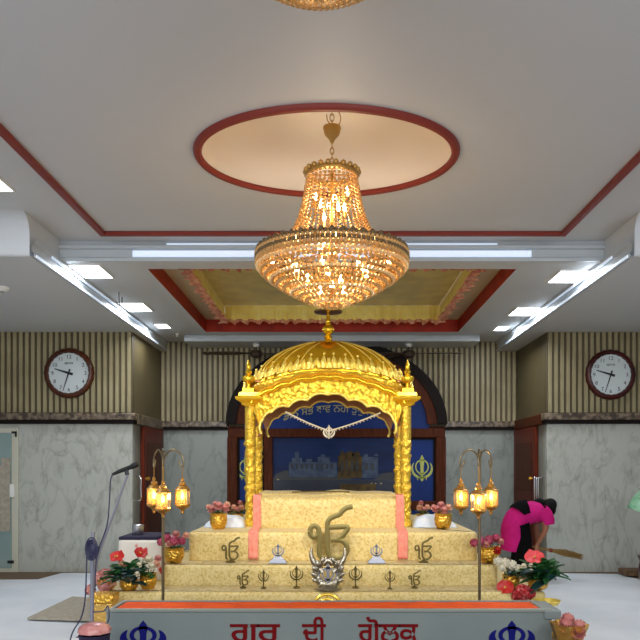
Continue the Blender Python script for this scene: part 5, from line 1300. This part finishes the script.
mb = MB(); P_ = [px(112.5, 474.5, -0.02), px(120, 471, -0.02), px(131, 467, -0.02), px(133, 466, -0.02), px(138, 463.6, -0.02)]; mb.tube(P_, [0.009, 0.014, 0.016, 0.021, 0.02], 12); mic = mb.build('microphone', 'black', parent=ms)
mb = MB(); mb.tube(smooth_pts([px(112.5, 474.5, -0.03), px(110.5, 481, -0.03), px(109.5, 500, -0.03), px(107, 525, -0.03), px(99, 548, -0.03), px(96, 562, -0.04), px(95, 590, -0.04)], 8), 0.0045, 6); mb.build('cable', 'cable', parent=ms)
mb = MB()
for k in range(3):
    mb.tube([px(91.5 + (4.0 + k) * cos(a), 549 + (7 + 2.2 * k) * sin(a), -0.035 - 0.008 * k) for a in [2 * pi * i / 20 for i in range(21)]], 0.0048, 6)
mb.tube(smooth_pts([px(87, 545, -0.03), px(86.3, 575, -0.04), px(85, 600, -0.04), px(81, 618, -0.04), px(72, 634, -0.04), px(66, 660, -0.04)], 8), 0.005, 6)
mb.tube(smooth_pts([px(93, 612, -0.02), px(104, 611, -0.02), px(108, 606, -0.02), px(109, 618, -0.02), px(105, 624, -0.02), px(94, 622, -0.02)], 8), 0.0045, 6)
mb.build('cable_loop', 'cable', parent=ms)

# ================================================================ FLOOR CLOTHS
def floor_pt(px_, py_): Y = EYE * F / (py_ - PY0); return WX(px_, Y), Y
def sheet(nm, poly, z, m, lab, cat, amp=0.012, n=40, th=None):
    """quad patch of cloth (4 corners on the floor)"""
    a, b, c, d = [Vector((x, y, 0)) for x, y in poly]
    mb = MB()
    def P(i, j):
        u, v = i / n, j / n
        p = a * (1 - u) * (1 - v) + b * u * (1 - v) + c * u * v + d * (1 - u) * v
        return (p.x, p.y, z + amp * (0.5 + 0.5 * NZ.noise((p.x * 1.1, p.y * 1.1, 2))) + amp * 0.25 * NZ.noise((p.x * 4, p.y * 2, 5)))
    mb.grid(P, n + 1, n + 1); ctr = (a + b + c + d) / 4
    o = mb.build(nm, m, origin=(ctr.x, ctr.y, 0)); tag(o, lab, cat)
    if th: s = o.modifiers.new('S', 'SOLIDIFY'); s.thickness = th; s.offset = -1
    return o
fl = floor_pt
A = fl(88, 570); B = fl(70, 568.5)
sheet('floor_sheet', [(-4.5, 6.45), (-2.24, 6.45), (-2.24, 10.6), (fl(76, 568.5)[0], 10.6)], 0.012, 'sheet', 'white cotton sheet spread on the floor between the glass door and the altar steps', 'sheet')
sheet('floor_sheet', [(-5.6, 1.5), (-1.75, 1.5), (-1.75, 6.5), (-5.6, 6.5)], 0.022, 'sheet', 'white cotton sheet spread on the floor under the microphone stand and grey mat', 'sheet', amp=0.008)
# part of the left sheet that runs out to the left behind the first one
C1, C2 = fl(0, 581), fl(38, 580.0)
sheet('floor_sheet', [(-5.9, 5.0), (-3.0, 5.0), C2, (-5.4, C1[1])], 0.006, 'sheet', 'white cotton sheet spread on the floor below the glass door', 'sheet', amp=0.008)
sheet('floor_sheet', [(2.06, 1.5), (6.0, 1.5), (fl(640, 582)[0] + 0.6, fl(640, 582)[1] - 0.6), (2.06, 8.7)], 0.012, 'sheet', 'white cotton sheet spread on the floor beside the right end of the offering box', 'sheet')
sheet('floor_sheet', [(2.06, 7.2), (fl(640, 582)[0] + 0.5, 7.6), (fl(617, 573.5)[0], 10.6), (2.1, 10.75)], 0.002, 'sheet', 'white cotton sheet spread on the floor behind the sweeping woman up to the marble wall', 'sheet', amp=0.004)
a, b, c, d = fl(27, 623), fl(92, 625), fl(104, 603), fl(72, 601)
mb = MB(); z = 0.032
mb.add([(p[0], p[1], z) for p in (a, b, c, d)] + [(p[0], p[1], z + 0.022) for p in (a, b, c, d)], [(3, 2, 1, 0), (4, 5, 6, 7), (0, 1, 5, 4), (1, 2, 6, 5), (2, 3, 7, 6), (3, 0, 4, 7)])
o = mb.build('floor_mat', 'mat_grey', smooth=False, origin=((a[0] + c[0]) / 2, (a[1] + c[1]) / 2, 0), bevel=0.006); tag(o, 'thin grey woven mat lying slanted on the white sheet', 'mat')
# brown plank and rug at the right edge
p0 = fl(622, 572)
mb = MB(); mb.box(WX(622, 10.4), WX(622, 10.4) + 1.4, 10.25, 10.55, 0.02, 0.10); mb.box(WX(622, 10.4) + 0.1, WX(622, 10.4) + 0.25, 10.3, 10.5, 0.0, 0.02); o = mb.build('wooden_plank', 'rug', smooth=False, bevel=0.01, origin=(4.6, 10.4, 0)); tag(o, 'brown wooden plank lying by the right marble wall', 'plank')

# ================================================================ GREEN LEAF at right edge
x, Y = WX(655, 9.2), 9.2
r = thing('potted_plant', (x, Y, 0), 'potted plant with large mottled mint green leaves at the right edge', 'plant')
mb = MB(); pot(mb, (x, Y, 0.001), 0.2, 0.42); mb.build('pot', 'clock_r', parent=r, ang=0.8)
for k, (ex, ey, dy, wd) in enumerate(((630, 503, -0.05, 0.15), (640, 490, 0.1, 0.14), (668, 488, 0.0, 0.14), (680, 505, -0.1, 0.14), (650, 480, 0.05, 0.13))):
    tip = W(ex, ey, Y + dy); base = Vector((x, Y, 0.36)); mid = base.lerp(tip, 0.55) + Vector((0, 0, 0.22))
    mb = MB(); mb.tube(smooth_pts([base, base.lerp(mid, 0.5) + Vector((0, 0, 0.1)), mid], 5), 0.012, 6); st = mb.build('stalk', 'green', parent=r)
    mb = MB(); e = W(ex + (3 if k == 0 else 0), ey + 22, Y + dy) if k == 0 else mid
    if k == 0: leaf(mb, W(664, 500, Y + dy), W(627, 503, Y + dy) - W(664, 500, Y + dy), 0.46, 0.16, 0.12, (0.1, -1, 0.45))
    else: leaf(mb, mid, tip - mid + Vector((0, 0, 0.1)), 0.42, wd, 0.5)
    mb.build('leaf', 'mint', parent=r)

# ================================================================ SWEEPING WOMAN
YWm = 10.0; q3 = lambda a, b, dy=0.0: W(a, b, YWm) + Vector((0, dy, 0))
wm = thing('person', (q3(514, 575).x, YWm, 0), 'woman in magenta tunic and black leggings bending over to sweep beside the right wood door', 'person')
import bmesh
def skin_body():
    J = {}
    J['pelvis'] = (q3(513, 524), .12); J['spine'] = (q3(521, 514), .115); J['chest'] = (q3(533, 511), .115); J['neck0'] = (q3(542, 509), .07); J['neck'] = (q3(545, 508.5), .05)
    J['head0'] = (q3(547.5, 508), .075); J['head'] = (q3(549.5, 509.5), .088); J['chin'] = (q3(551.5, 513.0), .058)
    E = [('pelvis', 'spine'), ('spine', 'chest'), ('chest', 'neck0'), ('neck0', 'neck'), ('neck', 'head0'), ('head0', 'head'), ('head', 'chin')]
    for s, nm, kx in ((-1, 'n', 0), (1, 'f', 6)):
        zf_ = lambda p, zz: Vector((p.x, p.y, zz))
        J['hip' + nm] = (q3(514, 528, s * .10), .105); J['knee' + nm] = (q3(518 + kx, 550, s * .11), .068); J['ank' + nm] = (zf_(q3(512 + kx, 572, s * .11), .075), .042); J['heel' + nm] = (zf_(q3(511.5 + kx, 575, s * .11), .04), .036); J['toe' + nm] = (zf_(q3(523 + kx, 576, s * .12), .026), .026)
        E += [('pelvis', 'hip' + nm), ('hip' + nm, 'knee' + nm), ('knee' + nm, 'ank' + nm), ('ank' + nm, 'heel' + nm), ('ank' + nm, 'toe' + nm)]
        J['sh' + nm] = (q3(540.5, 512, s * .165), .062); J['elb' + nm] = (q3(541 + s * -1.5, 529, s * .16), .042); J['wr' + nm] = (q3(535.5 + (0 if s < 0 else 3), 544 + (0 if s < 0 else 3), s * .035 - .03), .027); J['palm' + nm] = (q3(534.3 + (0 if s < 0 else 3.2), 547 + (0 if s < 0 else 3), s * .03 - .035), .028)
        E += [('chest', 'sh' + nm), ('sh' + nm, 'elb' + nm), ('elb' + nm, 'wr' + nm), ('wr' + nm, 'palm' + nm)]
        # fingers curling round the broom handle
        pc = J['palm' + nm][0]
        for f in range(5):
            o1 = Vector((-0.012 + f * 0.012, -0.034, -0.016)) if f < 4 else Vector((0.02, 0.026, 0.006)); ln = (0.9, 1.0, 0.95, 0.8, 0.7)[f]
            a_, b_ = 'f%s%da' % (nm, f), 'f%s%db' % (nm, f)
            J[a_] = (pc + o1 * ln, .0095); J[b_] = (pc + o1 * ln + Vector((0.004, 0.012 if f < 4 else -0.018, -0.024 * ln)), .008)
            E += [('palm' + nm, a_), (a_, b_)]
    names = list(J); me = bpy.data.meshes.new('b'); me.from_pydata([tuple(J[n][0]) for n in names], [(names.index(a), names.index(b)) for a, b in E], [])
    o = bpy.data.objects.new('b', me); COL.objects.link(o)
    sk = o.modifiers.new('Skin', 'SKIN'); sk.use_smooth_shade = True
    for i, n in enumerate(names):
        v = me.skin_vertices[0].data[i]; v.radius = (J[n][1], J[n][1]); v.use_root = (n == 'pelvis')
    sb = o.modifiers.new('Sub', 'SUBSURF'); sb.levels = 2; sb.render_levels = 2
    dg = bpy.context.evaluated_depsgraph_get(); dg.update()
    m2 = bpy.data.meshes.new_from_object(o.evaluated_get(dg))
    mb = MB(); mb.add([tuple(v.co) for v in m2.vertices], [tuple(p.vertices) for p in m2.polygons])
    # facial relief joined to the same body surface mesh
    bpy.data.objects.remove(o)
    return mb
mb = skin_body()
hc = q3(549.5, 509)
mb.ell(q3(553.2, 512.2), 0.018, 0.016, 0.028, n=8, m=6)       # nose
for s in (-1, 1): mb.ell(q3(548.5, 511.5, s * .085), 0.022, 0.012, 0.03, n=8, m=6)   # ears
mb.build('body', 'skin', parent=wm, ang=2.0)
for s in (-1, 1):
    e = MB(); e.ell(q3(552.6, 510.6, s * .035), 0.012, 0.014, 0.009, n=8, m=6); e.build('eye', 'ink', parent=wm)
e = MB(); e.tube([q3(553.0, 514.6, -.025), q3(553.6, 514.9, 0), q3(553.0, 514.6, .025)], 0.006, 6); e.build('mouth', 'fl_red', parent=wm)
def loft(path, m, nm, closed=True, a0=0, a1=2 * pi, n=32, scale=1.0, cap=True):
    """path: (px, py, r_plane, r_depth, dy)"""
    mb = MB(); C_ = [q3(p[0], p[1], p[4] if len(p) > 4 else 0) for p in path]
    C_ = smooth_pts(C_, 4); R_ = smooth_pts([Vector((p[2], p[3], 0)) for p in path], 4)
    def P(i, j):
        d = (C_[min(j + 1, len(C_) - 1)] - C_[max(j - 1, 0)]).normalized(); d.y = 0; d.normalize()
        up = Vector((-d.z, 0, d.x))          # in-plane normal, pointing to the back of the body
        a = a0 + (a1 - a0) * i / (n if closed else n - 1)
        p = C_[j] + up * (R_[j].x * scale * cos(a)) + Vector((0, -1, 0)) * (R_[j].y * scale * sin(a))
        return p + Vector((0.006, 0.0, 0.006)) * NZ.noise(p * 9)
    mb.grid(P, n, len(C_), closed)
    if cap and closed: mb.add([P(i, len(C_) - 1) for i in range(n)], [tuple(range(n))])
    return mb
# tunic : from hem over hips and back to the neck
tun = [(510.5, 550.5, .125, .19), (511.5, 544, .138, .195), (512.7, 536, .155, .20), (514, 528, .168, .20), (517, 520, .168, .19), (523, 514.5, .16, .18), (530, 512.5, .15, .18), (537, 512, .14, .20), (542, 511.5, .11, .17), (545, 510, .065, .075)]
tm = loft(tun, None, 't'); tm.build('tunic', 'pink_cloth', parent=wm, ang=2.0)
for s in (-1, 1):
    mb = loft([(538.0, 510.5, .105, .10, s * .125), (541.5, 514, .10, .095, s * .15), (544.2, 518.5, .088, .08, s * .165), (545, 523.5, .072, .066, s * .165)], None, 's', n=20, cap=False); mb.build('sleeve', 'pink_cloth', parent=wm, ang=2.0)
    kx = 0 if s < 0 else 6
    mb = loft([(518 + kx * .2, 524, .13, .11, s * .09), (521 + kx * .3, 536, .115, .10, s * .10), (519 + kx * .6, 550, .125, .10, s * .11), (515.5 + kx, 562, .095, .085, s * .11), (512.3 + kx, 572, .066, .062, s * .11)], None, 'l', n=20, cap=False); mb.build('legging', 'black_cloth', parent=wm, ang=2.0)
# black scarf over the waist and near side
mb = loft(tun[3:7], None, 'sc', closed=False, a0=-0.5, a1=1.75, n=26, scale=1.07, cap=False)
mb2 = MB()
def Psc(i, j):
    u, v = i / 20, j / 24                       # u along the body, v round the side
    a = -0.5 + 1.95 * v
    t = (0.50 + 0.04 * v + (0.17 - 0.09 * v) * u)
    k = t * (len(tun) - 1); i0 = int(k); f = k - i0; A_, B_ = tun[i0], tun[i0 + 1]
    p = q3(A_[0] * (1 - f) + B_[0] * f, A_[1] * (1 - f) + B_[1] * f); rp = A_[2] * (1 - f) + B_[2] * f; rd = A_[3] * (1 - f) + B_[3] * f
    d = (q3(B_[0], B_[1]) - q3(A_[0], A_[1])).normalized(); up = Vector((-d.z, 0, d.x))
    w_ = p + up * ((rp + 0.02) * cos(a)) + Vector((0, -1, 0)) * ((rd + 0.02) * sin(a))
    return w_ + Vector((0, -0.006, 0.008)) * NZ.noise(w_ * 12)
mb2.grid(Psc, 21, 25); o = mb2.build('scarf', 'black_cloth', parent=wm, ang=2.0); sm = o.modifiers.new('S', 'SOLIDIFY'); sm.thickness = 0.012
# hair: cap over the skull and a tied bun at the nape
mb = MB()
mb.grid(lambda i, j: q3(548.0, 506.3) + Vector((0.112 * sin(2.3 * j / 12) * cos(2 * pi * i / 28) + 0.03 * cos(2.3 * j / 12), 0.108 * sin(2.3 * j / 12) * sin(2 * pi * i / 28), 0.118 * cos(2.3 * j / 12) - 0.01)), 28, 13, True)
mb.ell(q3(540.5, 502.5), 0.10, 0.075, 0.055, n=14, m=8, q=Quaternion((0, 1, 0), 0.15)); mb.ell(q3(551.5, 509), 0.055, 0.10, 0.085, n=12, m=8); mb.build('hair', 'hair', parent=wm, ang=2.0)
for s in (-1, 1):
    mb = MB(); kx = 0 if s < 0 else 6; x = q3(517 + kx, 576).x; mb.box(x - 0.11, x + 0.11, YWm + s * .115 - .042, YWm + s * .115 + .042, 0.013, 0.022); mb.build('sandal', 'black', parent=wm, smooth=False, bevel=0.006)
# broom
bh = thing('broom', q3(540, 548.5, -.02), 'straw broom with a flared brush held low by the sweeping woman', 'broom')
mb = MB(); mb.tube([q3(531.5, 546.2, -.045), q3(545, 549, -.045), q3(552, 550.5, -.045)], [0.014, 0.017, 0.024], 10); mb.build('handle', 'broom', parent=bh)
mb = MB(); rd = random.Random(4)
for k in range(90):
    oz, oy = rd.uniform(-1, 1), rd.uniform(-1, 1); L = rd.uniform(0.75, 1.0)
    a = q3(548, 549.6, -.045 + oy * .012) + Vector((0, 0, oz * 0.012)); m_ = q3(565, 552.8, -.045 + oy * .035) + Vector((0, 0, oz * 0.045 - 0.0)); e = q3(566 + 16 * L, 553.2 + 3.6 * L, -.045 + oy * .05) + Vector((0, 0, oz * 0.035))
    mb.tube([a, m_, e], [0.005, 0.005, 0.0025], 5)
mb.build('brush', 'broom', parent=bh)
mb = MB(); mb.tube([q3(548.5, 549.7, -.045), q3(551, 550.2, -.045)], 0.027, 12); mb.build('binding', 'red_trim', parent=bh)

# ================================================================ LIGHT + CAMERA
def area(nm, loc, rot, sx, sy, e, col=(1, 1, 1)):
    l = bpy.data.lights.new(nm, 'AREA'); l.shape = 'RECTANGLE'; l.size = sx; l.size_y = sy; l.energy = e; l.color = col
    o = bpy.data.objects.new(nm, l); COL.objects.link(o); o.location = loc; o.rotation_euler = rot; return o
def point(nm, loc, e, col, r=0.1):
    l = bpy.data.lights.new(nm, 'POINT'); l.energy = e; l.color = col; l.shadow_soft_size = r
    o = bpy.data.objects.new(nm, l); COL.objects.link(o); o.location = loc; return o
point('chandelier_glow', (0, 5.6, WZ(215, 5.6)), 13, (1.0, 0.82, 0.58), 0.12)
point('chandelier_glow', (0, 5.6, WZ(272, 5.6)), 14, (1.0, 0.82, 0.58), 0.15)
point('chandelier_glow', (-0.05, 2.85, CHT - 0.6), 5, (1.0, 0.85, 0.65), 0.15)
for x in (-2.2, 2.2): area('hall_fill', (x, -1.2, 2.7), (math.radians(106), 0, 0), 2.0, 1.2, 75, (0.93, 0.97, 1))  # free fill lights added behind the camera, facing the altar
# added hall fill under the unseen ceiling behind the camera; downlights in the rows
for x in (-3.2, 0, 3.2): area('hall_fill', (x, -0.6, ZH3 - 0.06), (math.radians(25), 0, 0), 1.4, 0.6, 100, (0.92, 0.97, 1))
for x in (-2.58, 2.60):
    for y in (5.2, 8.0, 10.0, 11.2): area('row_downlight', (x, y, (ZH3 if y < 7 else ZH2) - 0.04), (0, 0, 0), 0.3, 0.4, 17, (0.93, 0.97, 1))
def spot(loc, tgt, e, size, col):
    l = bpy.data.lights.new('altar_spot', 'SPOT'); l.energy = e; l.spot_size = size; l.spot_blend = 0.6; l.color = col; l.shadow_soft_size = 0.12
    o = bpy.data.objects.new('altar_spot', l); COL.objects.link(o); o.location = loc
    o.rotation_euler = (Vector(tgt) - Vector(loc)).to_track_quat('-Z', 'Y').to_euler()
for x in (-1.5, 1.5): spot((x, 4.2, ZH3 - 0.05), (x * 0.15, 8.3, 1.5), 330, math.radians(40), (1, 0.95, 0.84))
wd = bpy.data.worlds.new('World'); SC.world = wd; wd.use_nodes = True
bg = wd.node_tree.nodes['Background']; bg.inputs['Color'].default_value = (0.95, 0.97, 1.0, 1); bg.inputs['Strength'].default_value = 0.7
cam = bpy.data.cameras.new('Camera'); co = bpy.data.objects.new('Camera', cam); COL.objects.link(co)
co.location = (0, 0, EYE); co.rotation_euler = (pi / 2, 0, 0); cam.sensor_fit = 'HORIZONTAL'; cam.sensor_width = 36.0; cam.lens = F / 640 * 36
cam.shift_x = -12 / 640; cam.shift_y = (468 - 320) / 640
cam.clip_start = 0.05
SC.camera = co
SC.view_settings.view_transform = 'Standard'; SC.view_settings.look = 'None'; SC.view_settings.exposure = 0.0
SC.cycles.use_denoising = True; SC.cycles.max_bounces = 10; SC.cycles.diffuse_bounces = 5; SC.cycles.transmission_bounces = 6; SC.cycles.sample_clamp_indirect = 6.0
# repeats share a group phrase
GROUPS = {'sword_emblem': 'small sword emblems standing on the altar steps', 'scripture_symbol': 'scripture symbols standing on the altar steps', 'lantern_stand': 'lantern stands flanking the altar', 'flower_pot': 'gold flower pots on the altar steps',
          'flower_bowl': 'magenta flower bowls on the middle step', 'lily_pot': 'lily pots behind the throne bed', 'wall_clock': 'wall clocks on the slatted walls', 'chandelier': 'crystal chandeliers', 'floor_sheet': 'white floor sheets', 'ceiling_fan': 'fans under the beam',
          'altar_step': 'gold brocade altar steps', 'flower_arrangement': 'anthurium arrangements at the step ends', 'pink_sash': 'pink sashes on the throne bed', 'folded_cloth': 'folded cloths on the top step', 'runner': 'pale runners on the altar steps'}
for o in list(SC.objects):
    g_ = GROUPS.get(o.name.split('.')[0])
    if g_ and o.parent is None and 'label' in o.keys(): o['group'] = g_
